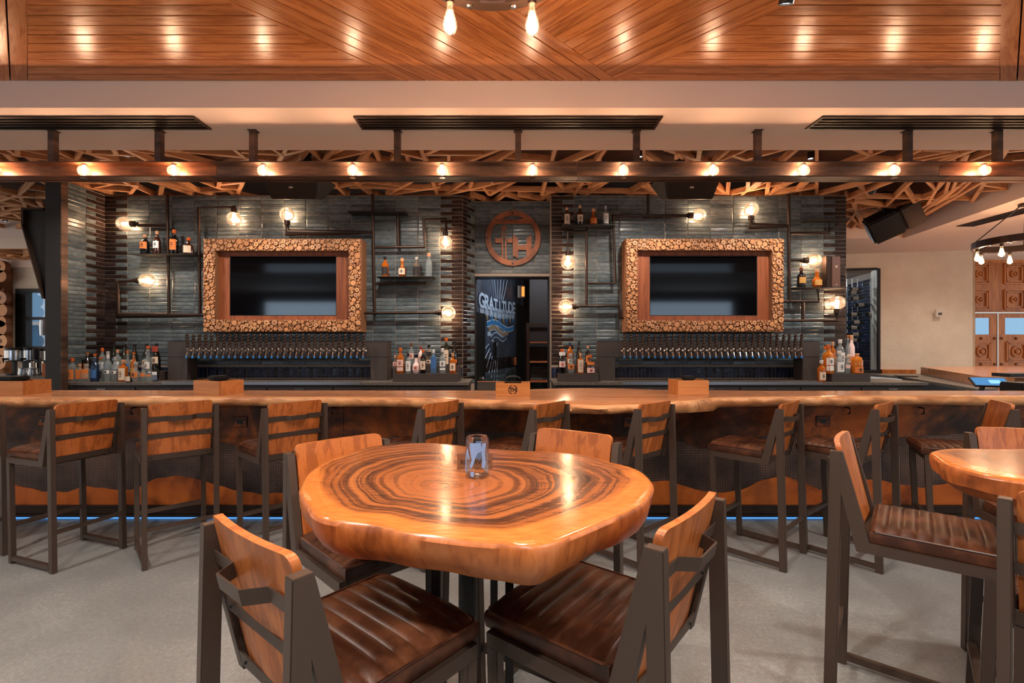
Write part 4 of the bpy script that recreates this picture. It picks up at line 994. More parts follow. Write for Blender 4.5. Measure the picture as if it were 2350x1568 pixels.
for a in ((286,514,'L','clear globe bulb on an arm above the left shelf, by the tile corner'),(337,644,'R','clear globe bulb pointing toward the left television, under the left shelf'),
    (537,503,'D','clear globe bulb hanging down above the left television'),(659,492,'U','clear globe bulb pointing up above the left television'),
    (1022,557,'D','clear globe bulb hanging beside the four bottle shelf left of the doorway'),(1029,718,'R','clear globe bulb pointing at the doorway from the long left pipe'),
    (1304,602,'D','clear globe bulb hanging beside the doorway under the top shelf'),(1298,704,'L','clear globe bulb pointing at the doorway from the right pipe'),
    (1604,495,'R','clear globe bulb on a long arm above the right television'),(1724,481,'U','clear globe bulb pointing up above the right television corner'),
    (1868,598,'R','clear globe bulb above the two bottle shelf by the boxed bottle'),(1921,695,'U','clear globe bulb pointing up under the boxed bottle shelf')): wall_bulb(*a)
def wshelf(u0, u1, v, label, d=.20):
    yb = YB-.012; x0, x1 = X(u0,yb-d*.5), X(u1,yb-d*.5); z = Z(v,yb-d)
    o = MB().box((x0,yb-d,z-.010),(x1,yb,z)).build('wall_shelf', M['black_steel'], None, bevel=.002); tag(o, label, 'shelf'); return z
z1 = wshelf(313,457,582,'thin black shelf with four bottles left of the left television')
wshelf(803,934,484,'thin empty black shelf up near the slatted ceiling')
z2 = wshelf(868,998,634,'thin black shelf with four bottles right of the left television')
z3 = wshelf(1288,1409,515,'thin black shelf with four bottles right of the doorway')
wshelf(1850,1941,501,'short empty black shelf at the right end of the tiled wall')
z4 = wshelf(1816,1937,659,'thin black shelf with two bottles and a tall box')
YS = 6.12
for a in ((333,46,19,'round','black','tan','orange','black bottle with orange band label on the left wall shelf',z1,dict(lz=(.28,.62))),
    (361,54,16,'wine','brown','tan','white','brown bottle with white label on the left wall shelf',z1,dict(lz=(.26,.56))),
    (400,57,18,'wine','black','orange','orange','dark bottle with orange diamond label and orange cap',z1,dict(lz=(.18,.60))),
    (433,39,22,'squat','brown','orange','cream','squat square shouldered brown bottle with orange cap',z1,dict(lz=(.08,.5),sq=.5)),
    (884,47,16,'round','amber','black','black','amber bottle with dark label, leftmost on the shelf left of the doorway',z2,dict(lz=(.1,.48))),
    (923,43,17,'bulb','amber','tan','cream','rounded golden bottle with cream label, second on its shelf',z2,dict(lz=(.12,.45))),
    (956,46,17,'round','grey','silver','black','short dark glass bottle with silver neck, third on its shelf',z2,dict(lz=(.1,.5))),
    (984,55,15,'tall','clear','tan',None,'tall clear faceted bottle with tan cap near the hanging bulb',z2,dict(sq=.4)),
    (1301,42,14,'square','brown','tan','cream','square brown bottle with long cream label, nearest the doorway on the top right shelf',z3,dict(lz=(.08,.62))),
    (1331,47,15,'round','brown','tan','cream','brown bottle with round shoulders and cream label on the top right shelf',z3,dict(lz=(.18,.52))),
    (1362,39,17,'bulb','amber','tan','orange','squat amber bottle with orange label on the top right shelf',z3,dict(lz=(.1,.42))),
    (1390,46,13,'square','clear','silver','white','slim clear bottle with white label on the top right shelf',z3,dict(lz=(.1,.6))),
    (1839,46,18,'round','black','brown','gold','black bottle with gold band label beside the right pipe',z4,dict(lz=(.22,.52))),
    (1875,43,20,'bulb','amber','tan','gold','netted amber bottle beside the tall box',z4,dict(lz=(.12,.40)))):
    bottle(a[0],0,YS,a[1],a[2],a[3],a[4],a[5],a[6],a[7],None,z=a[8],**a[9])
bxb = empty('bottle_box', (X(1906,YS),YS,z4), 0, 'tall brown presentation box standing on the right wall shelf', 'box')
MB().box((-.083,-.05,0),(-.022,.06,.395)).build('ridged_side', M['pipe'], bxb, bevel=.006); MB().box((-.02,-.06,0),(.085,.06,.385)).build('body', mat('box_brown',(92,62,52),.45), bxb, bevel=.003)
MB().box((.018,-.0615,.26),(.05,-.0605,.268)).box((.024,-.0615,.245),(.044,-.0605,.251)).box((.026,-.0615,.03),(.042,-.0605,.036)).build('print', M['label_cream'], bxb)

# ================================================================ televisions in branch slice frames
def disc_mb(r, d):
    mb = MB(); n = 12; vs = [(0,-d,0)]+[(r*cos(2*pi*i/n),-d+.002,r*sin(2*pi*i/n)) for i in range(n)]+[(r*cos(2*pi*i/n),0,r*sin(2*pi*i/n)) for i in range(n)]
    mb.add(vs, [(0,1+(i+1)%n,1+i) for i in range(n)]+[(1+i,1+(i+1)%n,1+n+(i+1)%n,1+n+i) for i in range(n)]); mb.at['rr'] = [0]+[1]*n+[1]*n; return mb
def pack(w, h, b, seed):
    r_ = random.Random(seed); cell = .075; g_ = {}; out = []
    def ok(x, z, r):
        i, j = int(x//cell), int(z//cell)
        for a in range(i-1,i+2):
            for c in range(j-1,j+2):
                for X2,Z2,R2 in g_.get((a,c),()):
                    if (X2-x)**2+(Z2-z)**2 < (R2+r)**2*.88: return False
        return True
    for r0, r1, tries in ((.030,.036,260),(.023,.029,1100),(.016,.021,3000),(.011,.014,7000),(.007,.010,14000)):
        for _ in range(tries):
            r = r_.uniform(r0,r1); x, z = r_.uniform(-w/2+r,w/2-r), r_.uniform(-h/2+r,h/2-r)
            ix, iz = w/2-b, h/2-b
            if abs(x) < ix+r-.003 and abs(z) < iz+r-.003: continue
            if ok(x,z,r): out.append((x,z,r)); g_.setdefault((int(x//cell),int(z//cell)),[]).append((x,z,r))
    return out
DISC = {}
def tv(u0,u1,v0,v1, iu0,iu1,iv0,iv1, su0,su1,sv0,sv1, label_f, label_t, seed):
    y = 6.02; cx, cz = X((u0+u1)/2,y), Z((v0+v1)/2,y); w, h = (u1-u0)/F*y, (v1-v0)/F*y; b = (iu0-u0)/F*y
    e = empty('branch_slice_frame', (cx,y,cz), 0, label_f, 'picture frame'); D = YB-.012-y
    q = MB()
    ih, iw = h/2-b, w/2-b
    q.box((-w/2,0,ih),(w/2,D,h/2)).box((-w/2,0,-h/2),(w/2,D,-ih)).box((-w/2,0,-ih),(-iw,D,ih)).box((iw,0,-ih),(w/2,D,ih))
    q.build('case', M['bark'], e)
    ds = sorted(pack(w,h,b,seed), key=lambda t: -t[2]); f = MB(); f.at['rr'] = []
    for k,(x,z,r) in enumerate(ds):
        kk = (round(r,3), k%2)
        if kk not in DISC: mb = disc_mb(kk[0], .012+.008*(k%2)); DISC[kk] = (mb, mb.mesh('slice', M['disc']))
        mb, me = DISC[kk]
        if k < 300: link('slice', me, e, T(x,0,z))
        else: f.add([(v[0]+x,v[1],v[2]+z) for v in mb.v], mb.f); f.at['rr'] += mb.at['rr']
    tag(f.build('slice_field', M['disc'], e), kind='stuff')
    ys = .075; sx0, sx1 = X(su0,y+ys)-cx, X(su1,y+ys)-cx; sz0, sz1 = Z(sv1,y+ys)-cz, Z(sv0,y+ys)-cz
    for nm,a,c in (('surround_board',(-iw,ys,-ih),(sx0,ys+.02,ih)),('surround_board',(sx1,ys,-ih),(iw,ys+.02,ih)),('surround_board',(sx0,ys,sz1),(sx1,ys+.02,ih)),('surround_board',(sx0,ys,-ih),(sx1,ys+.02,sz0))):
        MB().box(a,c).build(nm, M['tv_wood'], e)
    t = empty('television', (cx,y+ys,cz), 0, label_t, 'television')
    MB().box((sx0+.002,.012,sz0+.002),(sx1-.002,.05,sz1-.002)).build('screen', M['screen'], t)
    q = MB()
    for a,c in (((sx0+.001,.004,sz0+.001),(sx1-.001,.012,sz0+.008)),((sx0+.001,.004,sz1-.008),(sx1-.001,.012,sz1-.001)),((sx0+.001,.004,sz0+.008),(sx0+.007,.012,sz1-.008)),((sx1-.007,.004,sz0+.008),(sx1-.001,.012,sz1-.008))): q.box(a,c)
    q.build('bezel', M['black'], t)
tv(467,829,548,762, 495,801,576,735, 527,772,588,725, 'wide wooden slice frame around the left television', 'black flat television in the left slice frame', 11)
tv(1436,1798,548,762, 1463,1770,576,735, 1491,1738,587,725, 'wide wooden slice frame around the right television', 'black flat television in the right slice frame', 12)

# ================================================================ round steel emblem over the doorway
YE = 6.47; em = empty('round_emblem', P(1177.5,547,YE), 0, 'round rusted steel emblem with T and H shapes above the doorway', 'emblem')
s_ = YE/F*.1020; EB = R(pi/2,'X')       # one unit of the close-up drawing in metres
def ez(x, y_): return ((x-768)*s_, (755-y_)*s_)
ro, ri, n = 620*s_, 505*s_, 64
q = MB()
for i in range(n):
    a, b = 2*pi*i/n, 2*pi*(i+1)/n
    q.prism([(ri*cos(a),ri*sin(a)),(ro*cos(a),ro*sin(a)),(ro*cos(b),ro*sin(b)),(ri*cos(b),ri*sin(b))], 0, .01)
def em_part(name, polys, z1=.0095):
    q = MB()
    for p in polys:
        pp = [ez(*c) for c in p]
        if area(pp) < 0: pp = pp[::-1]
        q.prism(pp, 0, z1)
    q2 = MB().add([EB @ Vector(v) for v in q.v], q.f); return q2.build(name, M['rust'], em)
MB().add([EB @ Vector(v) for v in q.v], q.f).build('ring', M['rust'], em)
em_part('name_band', [[(300,330),(990,325),(1170,430),(1150,432),(330,432),(250,430)],[(990,300),(1080,250),(1210,400),(1180,440),(1000,330)],[(350,300),(520,215),(560,300),(500,330)]])
em_part('letter_t', [[(510,560),(530,480),(560,460),(590,480),(612,560),(625,1240),(590,1230),(588,560),(545,560),(545,1210),(512,1190)],[(340,758),(512,755),(512,862),(340,862),(380,840),(350,805),(385,795)],[(640,758),(748,758),(748,858),(640,858)]])
em_part('letter_h', [[(765,680),(800,690),(830,730),(882,760),(885,1180),(850,1220),(825,1150),(790,1180),(768,1150)],[(885,910),(1070,905),(1070,1020),(885,1020)],[(1070,760),(1120,720),(1185,685),(1190,990),(1230,1100),(1160,1180),(1065,1200)]])
text('name_lettering', 'SPOT NOTE', .058, EB @ T(-.12,.198,.0102) if 0 else T(-.075,-.0105,.214) @ EB, M['black_steel'], em, ext=.0006)
for (x,y_) in ((765,1325),(750,190),(190,745)):
    pts = []
    for i in range(10):
        a = pi/2+i*pi/5; r = (.024,.010)[i%2]; c = ez(x,y_); pts.append((c[0]+r*cos(a), c[1]+r*sin(a)))
    q = MB().prism(pts, .0095, .0112); MB().add([EB @ Vector(v) for v in q.v], q.f).build('star', M['black_steel'], em)

# ================================================================ steel beam with globe bulbs, hung from the soffit
bm_ = empty('light_beam', (0,4.03,2.83), 0, 'long brown steel channel beam of globe bulbs hung over the bar', 'beam')
bsegs = [(-700,498),(498,1325),(1325,2156),(2156,3050)]
ZT0, ZT1 = 2.829, 2.955
for i,(a,b) in enumerate(bsegs):
    x0, x1 = X(a,4.06), X(b,4.06)
    MB().box((x0,.03,0),(x1-.003,.042,.126)).box((x0,-.06,0),(x1-.003,.075,.009)).box((x0,-.06,.117),(x1-.003,.075,.126)).build('beam_section', M['beam_orange' if i in (0,3) else 'beam'], bm_)
for i,u in enumerate((121,365,581,912,1189,1461,1739,2084,2290)):
    x = X(u,4.03); q = MB().box((x-.024,-.02,.126),(x+.024,.03,ZS-2.83-.004)); q.build('hanger_post', M['beam'], bm_)
    MB().box((x-.07,-.05,.126),(x+.07,.06,.133)).lathe([(.009,.133),(.009,.145),(.001,.145)], c=(x-.055,0,0), n=6).lathe([(.009,.133),(.009,.145),(.001,.145)], c=(x+.055,0,0), n=6).build('mounting_plate', M['beam'], bm_)
    MB().box((x-.035,-.03,ZS-2.83-.004),(x+.035,.04,ZS-2.83-.0005)).build('ceiling_plate', M['beam'], bm_)
rg = .046
pg = [(.014,-.002),(.015,-.016)]+[(rg*sin(a), -.058+rg*cos(a)) for a in [radians(q) for q in range(25,181,17)]]; pg[-1] = (.001,-.104)
me_g2 = MB().lathe(pg, n=18).mesh('globe', M['bulb_glass'], 60)
me_s2 = MB().lathe([(.001,.006),(.019,.006),(.019,-.014),(.014,-.016),(.001,-.016)], n=12).mesh('socket', M['chrome'], 40)
me_f2 = MB().lathe([(.001,-.022),(.008,-.026),(.013,-.045),(.012,-.07),(.001,-.082)], n=10).mesh('filament', M['filament'], True)
ORD = ['frame-cut first','second','third','fourth','fifth','sixth','seventh','eighth','ninth','tenth','eleventh','twelfth','out of frame thirteenth']
for i,u in enumerate((-13,193,398,604,810,1015,1222,1430,1636,1844,2051,2258,2465)):
    x = X(u,4.0); o_ = (x,4.0,2.944)
    e = empty('globe_bulb', o_, 0, ORD[i]+' globe bulb from the left in the brown steel beam', 'bulb', 'globe bulbs along the beam')
    link('globe', me_g2, e); link('socket', me_s2, e); link('filament', me_f2, e)
    l = light('POINT', 'bulb_light', (0,0,-.05), 15, WARM, size=.02); l.parent = e
    MB().lathe([(.018,-.0002),(.024,-.0002),(.024,-.002),(.018,-.002)], n=14, c=(x,-.035,0)).build('hole_rim', M['chrome'], bm_)

# ================================================================ air vents in the soffit
def vent(x0,x1,y0,y1,label, along='x'):
    e = empty('ceiling_vent', ((x0+x1)/2,(y0+y1)/2,ZS), 0, label, 'vent'); a, b = (x1-x0)/2, (y1-y0)/2; t = .02
    q = MB().box((-a,-b,-.012),(a,-b+t,-.0005)).box((-a,b-t,-.012),(a,b,-.0005)).box((-a,-b+t,-.012),(-a+t,b-t,-.0005)).box((a-t,-b+t,-.012),(a,b-t,-.0005))
    q.build('frame', M['pipe'], e)
    MB().box((-a+t,-b+t,-.003),(a-t,b-t,-.0005)).build('recess', M['black'], e)
    for k in range(1,4):
        if along == 'x': yy = -b+t+(2*b-2*t)*k/4; MB().box((-a+t,yy-.011,-.011),(a-t,yy+.011,-.003)).build('slat', M['pipe'], e)
        else: xx = -a+t+(2*a-2*t)*k/4; MB().box((xx-.011,-b+t,-.011),(xx+.011,b-t,-.003)).build('slat', M['pipe'], e)
vent(-4.95,-2.455,3.765,3.99,'long dark slot vent in the soffit at the left')
vent(-1.225,1.165,3.765,3.99,'long dark slot vent in the middle of the soffit')
vent(2.395,4.90,3.765,3.99,'long dark slot vent in the soffit at the right')
vent(6.60,6.86,4.7,7.25,'long dark slot vent running away along the right soffit','y')

# ================================================================ speakers, camera, spot heads
def wedge_speaker(u0,u1,ub0,ub1,label):
    y0, y1 = 4.75, 5.15; zt_, zb = 3.30, Z(457,5.0)
    # cabinet tilted down towards the room
    xa, xb, xc, xd = X(u0,y0), X(u1,y0), X(ub0,5.0), X(ub1,5.0)
    e = empty('ceiling_speaker', ((xa+xb)/2,5.0,3.12), 0, label, 'speaker'); c = (xa+xb)/2
    vs = [(xa-c,-.3,.0),(xb-c,-.3,0),(xd-c,.0,zb-3.12),(xc-c,.0,zb-3.12),(xa-c+.02,.25,.06),(xb-c-.02,.25,.06),(xd-c,.22,zb-3.06),(xc-c,.22,zb-3.06)]
    MB().add(vs, [(0,1,2,3),(7,6,5,4),(0,4,5,1),(3,2,6,7),(1,5,6,2),(0,3,7,4)]).build('cabinet', M['black_steel'], e, bevel=.01)
    n_ = (Vector(vs[1])-Vector(vs[0])).cross(Vector(vs[3])-Vector(vs[0])).normalized(); 
    if n_.y > 0: n_ = -n_
    k = [Vector(v)*1 for v in vs[:4]]; mid = sum(k, Vector())/4
    MB().add([mid+(v-mid)*.93+n_*.004 for v in k]+[mid+(v-mid)*.93-n_*.01 for v in k], [(0,1,2,3),(0,4,5,1),(1,5,6,2),(2,6,7,3),(3,7,4,0)]).build('grille', M['pipe'], e)
    MB().add([mid+n_*.006+Vector((a,0,b*1)) for a,b in ((-.02,-.015),(.02,-.015),(.02,.015),(-.02,.015))], [(0,1,2,3)]).build('badge', M['chrome'], e)
    MB().box((-.05,.08,.02),(.05,.12,.60)).build('bracket', M['black'], e)
wedge_speaker(600,735,622,724,'black wedge speaker hanging above the left television')
wedge_speaker(1520,1655,1531,1636,'black wedge speaker hanging above the right television')
sp_ = empty('corner_speaker', P(2055,505,6.9)+Vector((0,0,0)), 0, 'large black angled speaker under the slats at the right', 'speaker')
B_s = R(radians(-28),'Y') @ R(radians(-32),'Z') @ R(radians(14),'X')
MB().box((-.34,-.17,-.17),(.05,.17,.17), B_s).build('cabinet', M['black_steel'], sp_, bevel=.025)
MB().prism([(.055,-.17),(.30,-.12),(.30,.12),(.055,.17)],-.17,.17, B_s).build('horn_front', M['pipe'], sp_, bevel=.02)
MB().prism([(.09,-.09),(.22,-.05),(.22,.05),(.09,.09)],-.19,-.165, B_s).build('horn_recess', M['black'], sp_, bevel=.01)
MB().tube([(-.16,0,.10),(-.16,0,.42)],.012,6).tube([(-.10,0,.10),(-.13,0,.42)],.008,6).box((-.22,-.04,.37),(-.06,.04,.39)).build('hanger', M['black'], sp_)
dm = empty('dome_camera', P(2000,436,6.2), 0, 'small black dome camera hanging under the slats at the right', 'camera')
MB().lathe([(.001,.05),(.07,.05),(.07,.0),(.055,-.01)], n=16).build('base', M['black_steel'], dm, smooth=40); MB().lathe([(.052,-.005),(.045,-.035),(.025,-.055),(.001,-.06)], n=16).build('dome', mat('smoky_dome',(50,50,54),.08), dm, smooth=True)
MB().tube([(0,0,.05),(0,0,.13)],.01,6).build('stem', M['black'], dm)
def spot_head(p, label, r=.04, tilt=0):
    e = empty('ceiling_spot', p, 0, label, 'spotlight'); B = R(tilt,'X')
    MB().lathe([(.001,.07),(r,.07),(r,0),(r*.85,-.0),(r*.8,.01)], n=14, M=B).build('housing', M['black_steel'], e, smooth=40)
    MB().lathe([(r*.8,.008),(.001,.006)], n=14, M=B).build('lens', M['spot_lens'], e); return e
spot_head(P(1803,10,2.66), 'black spotlight with white lens on the plank ceiling', .038, radians(25))
MB().tube([(0,0,.05),(0,0,ZW-Z(10,2.66)-.001)],.008,6).build('stem', M['black'], bpy.data.objects['ceiling_spot'])
for (u,v,y,lb) in ((290,357,4.98,'bright white spot among the slats at the left'),(1468,360,5.0,'bright white spot among the slats beside a beam hanger'),(1860,364,5.05,'small white spot among the slats near the right beam hangers'),(12,504,7.6,'small white spot among the slats at the far left')):
    spot_head(Vector((X(u,y), y, 3.385)), lb, .03)

# ================================================================ chandeliers
def chandelier(c, Rr, n, label, zr, hang_to, glabel, ph=0, power=16, k=1.0):
    e = empty('ring_chandelier', (c[0],c[1],zr), 0, label, 'chandelier')
    q = MB(); m_ = 40
    for i in range(m_):
        a, b = 2*pi*i/m_, 2*pi*(i+1)/m_
        q.prism([((Rr-.05)*cos(a),(Rr-.05)*sin(a)),(Rr*cos(a),Rr*sin(a)),(Rr*cos(b),Rr*sin(b)),((Rr-.05)*cos(b),(Rr-.05)*sin(b))], .0, .012)
        q.prism([((Rr-.012)*cos(a),(Rr-.012)*sin(a)),(Rr*cos(a),Rr*sin(a)),(Rr*cos(b),Rr*sin(b)),((Rr-.012)*cos(b),(Rr-.012)*sin(b))], .012, .085)
    q.build('ring', M['pipe'], e)
    for i in range(4):
        a = pi/4+i*pi/2; MB().bar(((Rr-.02)*cos(a),(Rr-.02)*sin(a),.085),(.04*cos(a),.04*sin(a),hang_to-zr-.02),.02,.012).build('hanger_arm', M['pipe'], e)
    MB().lathe([(.001,hang_to-zr-.001),(.07,hang_to-zr-.001),(.07,hang_to-zr-.03),(.001,hang_to-zr-.03)], n=16).build('canopy_plate', M['pipe'], e)
    for i in range(n*2):
        a = ph+pi*i/n+pi/n/2
        MB().lathe([(.012,.0),(.015,-.006),(.008,-.012),(.001,-.012)], n=10, c=((Rr-.025)*cos(a),(Rr-.025)*sin(a),0)).build('rivet', M['chrome'], e)
    pr = [(.013*k,.0),(.014*k,-.02*k),(.020*k,-.05*k),(.031*k,-.088*k),(.032*k,-.105*k),(.024*k,-.125*k),(.001,-.135*k)]
    for i in range(n):
        a = ph+2*pi*i/n; b = empty('edison_bulb', (c[0]+(Rr-.045)*cos(a), c[1]+(Rr-.045)*sin(a), zr-.03), 0, (('right','left')[i]+' visible teardrop filament bulb under the near ring chandelier') if 'near' in glabel and i < 2 else glabel, 'bulb', 'teardrop bulbs of the near chandelier' if 'near' in glabel else 'teardrop bulbs of the far chandelier')
        MB().lathe(pr, n=16).build('envelope', M['bulb_glass'], b, smooth=60)
        MB().lathe([(.001,-.03*k),(.010*k,-.035*k),(.022*k,-.08*k),(.020*k,-.105*k),(.001,-.118*k)], n=12).build('filament', M['filament'], b, smooth=True)
        MB().lathe([(.001,.028),(.019,.028),(.019,-.004),(.001,-.004)], n=12).build('socket', M['pipe'], b, smooth=40)
        l = light('POINT', 'bulb_light', (0,0,-.09), power, WARM, size=.03); l.parent = b
chandelier((-.085,1.80), .40, 6, 'round steel ring chandelier above the round slab table', 2.965, ZW, 'teardrop bulb of the near ring chandelier above the frame edge', ph=radians(61), power=26)
chandelier((6.42,6.1), .50, 8, 'round steel ring chandelier at the right before the wooden doors', 2.70, ZS, 'teardrop filament bulb under the ring chandelier by the wooden doors', ph=.3, power=9, k=1.0)

# ================================================================ stools
def make_stool():
    e = empty('bar_stool', (0,0,0), 0); w = .2195; t = .029; dp = .042
    # x forward, y to the sitter's left; origin on the floor below the top of the rear legs
    for s in (1,-1):
        y0, y1 = (w-t, w) if s > 0 else (-w, -w+t)
        def slab(poly, nm):    # poly in (x,z)
            q = MB(); n = len(poly); vs = [(x,y0,z) for x,z in poly]+[(x,y1,z) for x,z in poly]
            q.add(vs, [tuple(range(n)), tuple(range(2*n-1,n-1,-1))]+[(i,n+i,n+(i+1)%n,(i+1)%n) for i in range(n)]); return q.build(nm, M['steel'], e, bevel=.0025)
        slab([(-.0235,0),(-.0235+dp,0),(dp,1.045),(0,1.045)], 'leg')
        slab([(.451-.036,0),(.451,0),(.477,.674),(.477-.036,.674)], 'leg')
        fr = MB(); ya_, yb2 = y0+.0006, y1-.0006
        for poly in ([(.001,1.0444),(dp-.001,1.0444),(.127,.7085),(.085,.672)], [(.085,.672),(.127,.7085),(.4765,.7085),(.4765,.672)]):
            fr.add([(x,ya_,z) for x,z in poly]+[(x,yb2,z) for x,z in poly], [(0,1,2,3),(7,6,5,4)]+[(i,4+i,4+(i+1)%4,(i+1)%4) for i in range(4) if not (i == 2 and poly[0][1] > 1) and not (i == 0 and poly[0][1] < 1)])
        fr.build('side_frame', M['steel'], e)
        slab([(-.0225+dp,.02),(.451-.036,.02),(.451-.036,.05),(-.0225+dp,.05)], 'sled_rail')
    yi = w-t
    def cross(x, z, hw, hh, nm, yy=yi): MB().box((x-hw,-yy,z-hh),(x+hw,yy,z+hh)).build(nm, M['steel'], e, bevel=.002)
    cross(.437,.255,.014,.014,'footrest'); cross(.0,.255,.012,.012,'stretcher'); cross(.458,.69,.017,.016,'seat_rail'); cross(.11,.69,.017,.016,'seat_rail')
    # leaning back: position along the lean
    def lean(z, off=0): return (1.0445-z)*.218+off
    def strap(z, h, jog):
        pts = [(-yi,0),(-.085,0),(-.055,jog),(.055,jog),(.085,0),(yi,0)] if jog else [(-yi,0),(yi,0)]
        q = MB(); n = len(pts)
        for y_, j in pts:
            for dz in (-h/2, h/2):
                xx = lean(z+dz)-j+.004; q.v += [(xx,y_,z+dz),(xx+.005,y_,z+dz)]
        for i in range(n-1):
            a = i*4; b = a+4; q.f += [(a,b,b+2,a+2),(a+1,a+3,b+3,b+1),(a,a+1,b+1,b),(a+2,b+2,b+3,a+3)]
        q.f += [(0,2,3,1),((n-1)*4,(n-1)*4+1,(n-1)*4+3,(n-1)*4+2)]; q.m = [0]*len(q.f)
        return q
    strap(.968,.034,.042).build('pull_handle', M['steel'], e); strap(.852,.034,0).build('back_strap', M['steel'], e); strap(.705,.040,0).build('back_strap', M['steel'], e)
    # board: bowed, rounded top corners
    nu, nv = 17, 13; z0, z1 = .712, 1.073; yw_ = .183; th = .019
    def bd(side):
        def fn(a, b):
            z = z0+(z1-z0)*b; y_ = -yw_+2*yw_*a
            rc = .022; ex = abs(y_)-(yw_-rc); ez_ = z-(z1-rc)
            if ex > 0 and ez_ > 0:
                d = hypot(ex, ez_)
                if d > rc: y_ = (yw_-rc+ex*rc/d)*(1 if y_ > 0 else -1); z = z1-rc+ez_*rc/d
            bow = -.012*(1-(y_/yw_)**2)*0+.014*((y_/yw_)**2)
            return (lean(z)+.016+bow-.012+(th if side else 0), y_, z)
        return fn
    us_ = [0,.03,.06,.10]+[.1+.8*i/(nu-9) for i in range(1,nu-9)]+[.90,.94,.97,1]; vs_ = [0,.2,.4,.6,.8,.93,.95,.97,.985,1]
    q = MB(); A_, B2 = len(us_), len(vs_)
    for side in (0,1):
        f = bd(side); q.v += [f(a,b) for b in vs_ for a in us_]
    def I(i,j,s): return s*A_*B2+j*A_+i
    for s in (0,1): q.f += [(I(i,j,s),I(i+1,j,s),I(i+1,j+1,s),I(i,j+1,s)) for j in range(B2-1) for i in range(A_-1)]
    for i in range(A_-1): q.f += [(I(i,0,0),I(i+1,0,0),I(i+1,0,1),I(i,0,1)),(I(i,B2-1,0),I(i+1,B2-1,0),I(i+1,B2-1,1),I(i,B2-1,1))]
    for j in range(B2-1): q.f += [(I(0,j,0),I(0,j+1,0),I(0,j+1,1),I(0,j,1)),(I(A_-1,j,0),I(A_-1,j+1,0),I(A_-1,j+1,1),I(A_-1,j,1))]
    q.m = [0]*len(q.f); q.build('backrest', M['stool_wood'], e, smooth=45)
    # channelled leather cushion
    x0, x1, hw = .128, .492, .205; zb_, zt_ = .711, .757; nch = 8
    def seat(a, b):      # a across the depth, b across the width
        x = x0+(x1-x0)*a; y_ = -hw+2*hw*b
        ch = abs(sin(pi*nch*a))**.38*.0075
        edge = min(1, min(a,1-a)/.03, min(b,1-b)/.03)
        crown = .012*(1-(2*b-1)**4)
        return (x, y_, zt_-.004+edge*.004+ch*min(1,edge*1.2)*(1-abs(2*b-1)**8)+crown*edge)
    q = MB(); ea, eb = 65, 15
    q.grid(ea, eb, lambda a, b: seat(a, b))
    ring = [seat(i/(ea-1),0) for i in range(ea)]+[seat(1,j/(eb-1)) for j in range(1,eb)]+[seat(1-i/(ea-1),1) for i in range(1,ea)]+[seat(0,1-j/(eb-1)) for j in range(1,eb-1)]
    n = len(ring); cx_, b0 = (x0+x1)/2, len(q.v)
    for sc, z in ((1.0,None),(1.012,zt_-.012),(1.014,zt_-.026),(.995,zb_)):
        q.v += [(cx_+(p[0]-cx_)*sc, p[1]*sc, p[2] if z is None else z) for p in ring]
    for k in range(3): q.f += [(b0+k*n+i, b0+k*n+(i+1)%n, b0+(k+1)*n+(i+1)%n, b0+(k+1)*n+i) for i in range(n)]
    q.f.append(tuple(b0+3*n+i for i in range(n))); q.m = [0]*len(q.f)
    so = q.build('seat', M['leather'], e, smooth=60)
    c = [(x0,-hw),(x1,-hw),(x1,hw),(x0,hw)]; pts = []
    for (ax,ay),(bx_,by_) in zip(c, c[1:]+c[:1]): pts += [Vector((ax+(bx_-ax)*t_, ay+(by_-ay)*t_, zt_-.003)) for t_ in (.04,.96)]
    pts.append(pts[0]); MB().tube(pts, .0042, 6).build('piping', M['leather'], so, smooth=True)
    q = MB()
    for y_ in (-yi+.03, yi-.03): 
        for z in (.705,.852): q.lathe([(.004,0),(.004,.003),(.001,.003)], n=8, M=T(lean(z)+.003,y_,z) @ R(-pi/2,'Y'))
    q.build('bolt', M['black'], e)
    return e
proto = make_stool(); snapshot(proto)
G1, G2 = 'leather bar stools along the bar', 'leather stools around the slab tables'
st = [(-2.867,3.314,160.2,'first full bar stool from the left at the bar, showing most of its seat side',G1),(-2.236,3.308,132.6,'second full bar stool from the left, back squarely turned to the room',G1),
 (-1.46,3.32,138.6,'third bar stool from the left, partly behind the near stool board',G1),(-.46,3.318,148.2,'bar stool behind the glass tumbler, left one of the two beyond the round table',G1),
 (.276,3.271,142.7,'bar stool just right of the glass tumbler, beyond the round table',G1),(.98,3.272,131.5,'bar stool against the dark knotty stretch of slab edge',G1),
 (1.894,3.284,133.5,'bar stool with wide brown seat showing, left of the outlet at the right',G1),(2.51,3.253,128.6,'bar stool right of the outlet, behind the near right stool back',G1)]
a0 = radians(155); st.append((-3.53-.2052*sin(a0)*-1*-1, 3.39-.2052*abs(cos(a0)), 155, 'bar stool cut by the left frame edge', G1))
a9 = radians(152); st.append((3.34, 3.30, 152, 'rightmost bar stool at the bar, its board front lit and seat dark', G1))
st += [(-.557,.998,50.8,'near left stool at the round table, back to the viewer',G2),(.441,1.148,141.0,'near right stool at the round table, back to the viewer',G2),
 (-.725,2.031,-45.2,'far left stool at the round table, orange board facing the viewer',G2),(.289,2.203,-123.9,'far right stool tucked behind the round table',G2),
 (1.387,2.087,-39.3,'stool with glossy brown seat between the two slab tables',G2),(1.455,1.155,40,'stool cut by the right frame edge, back to the viewer',G2),(2.37,2.275,-106,'stool behind the right slab table facing the viewer',G2)]
for i,(x,y,a,lb,g_) in enumerate(st):
    o = proto if i == 0 else copy_tree(proto); o.location = (x,y,0); o.rotation_euler = (0,0,radians(a)); tag(o, lb, 'bar stool', g_)

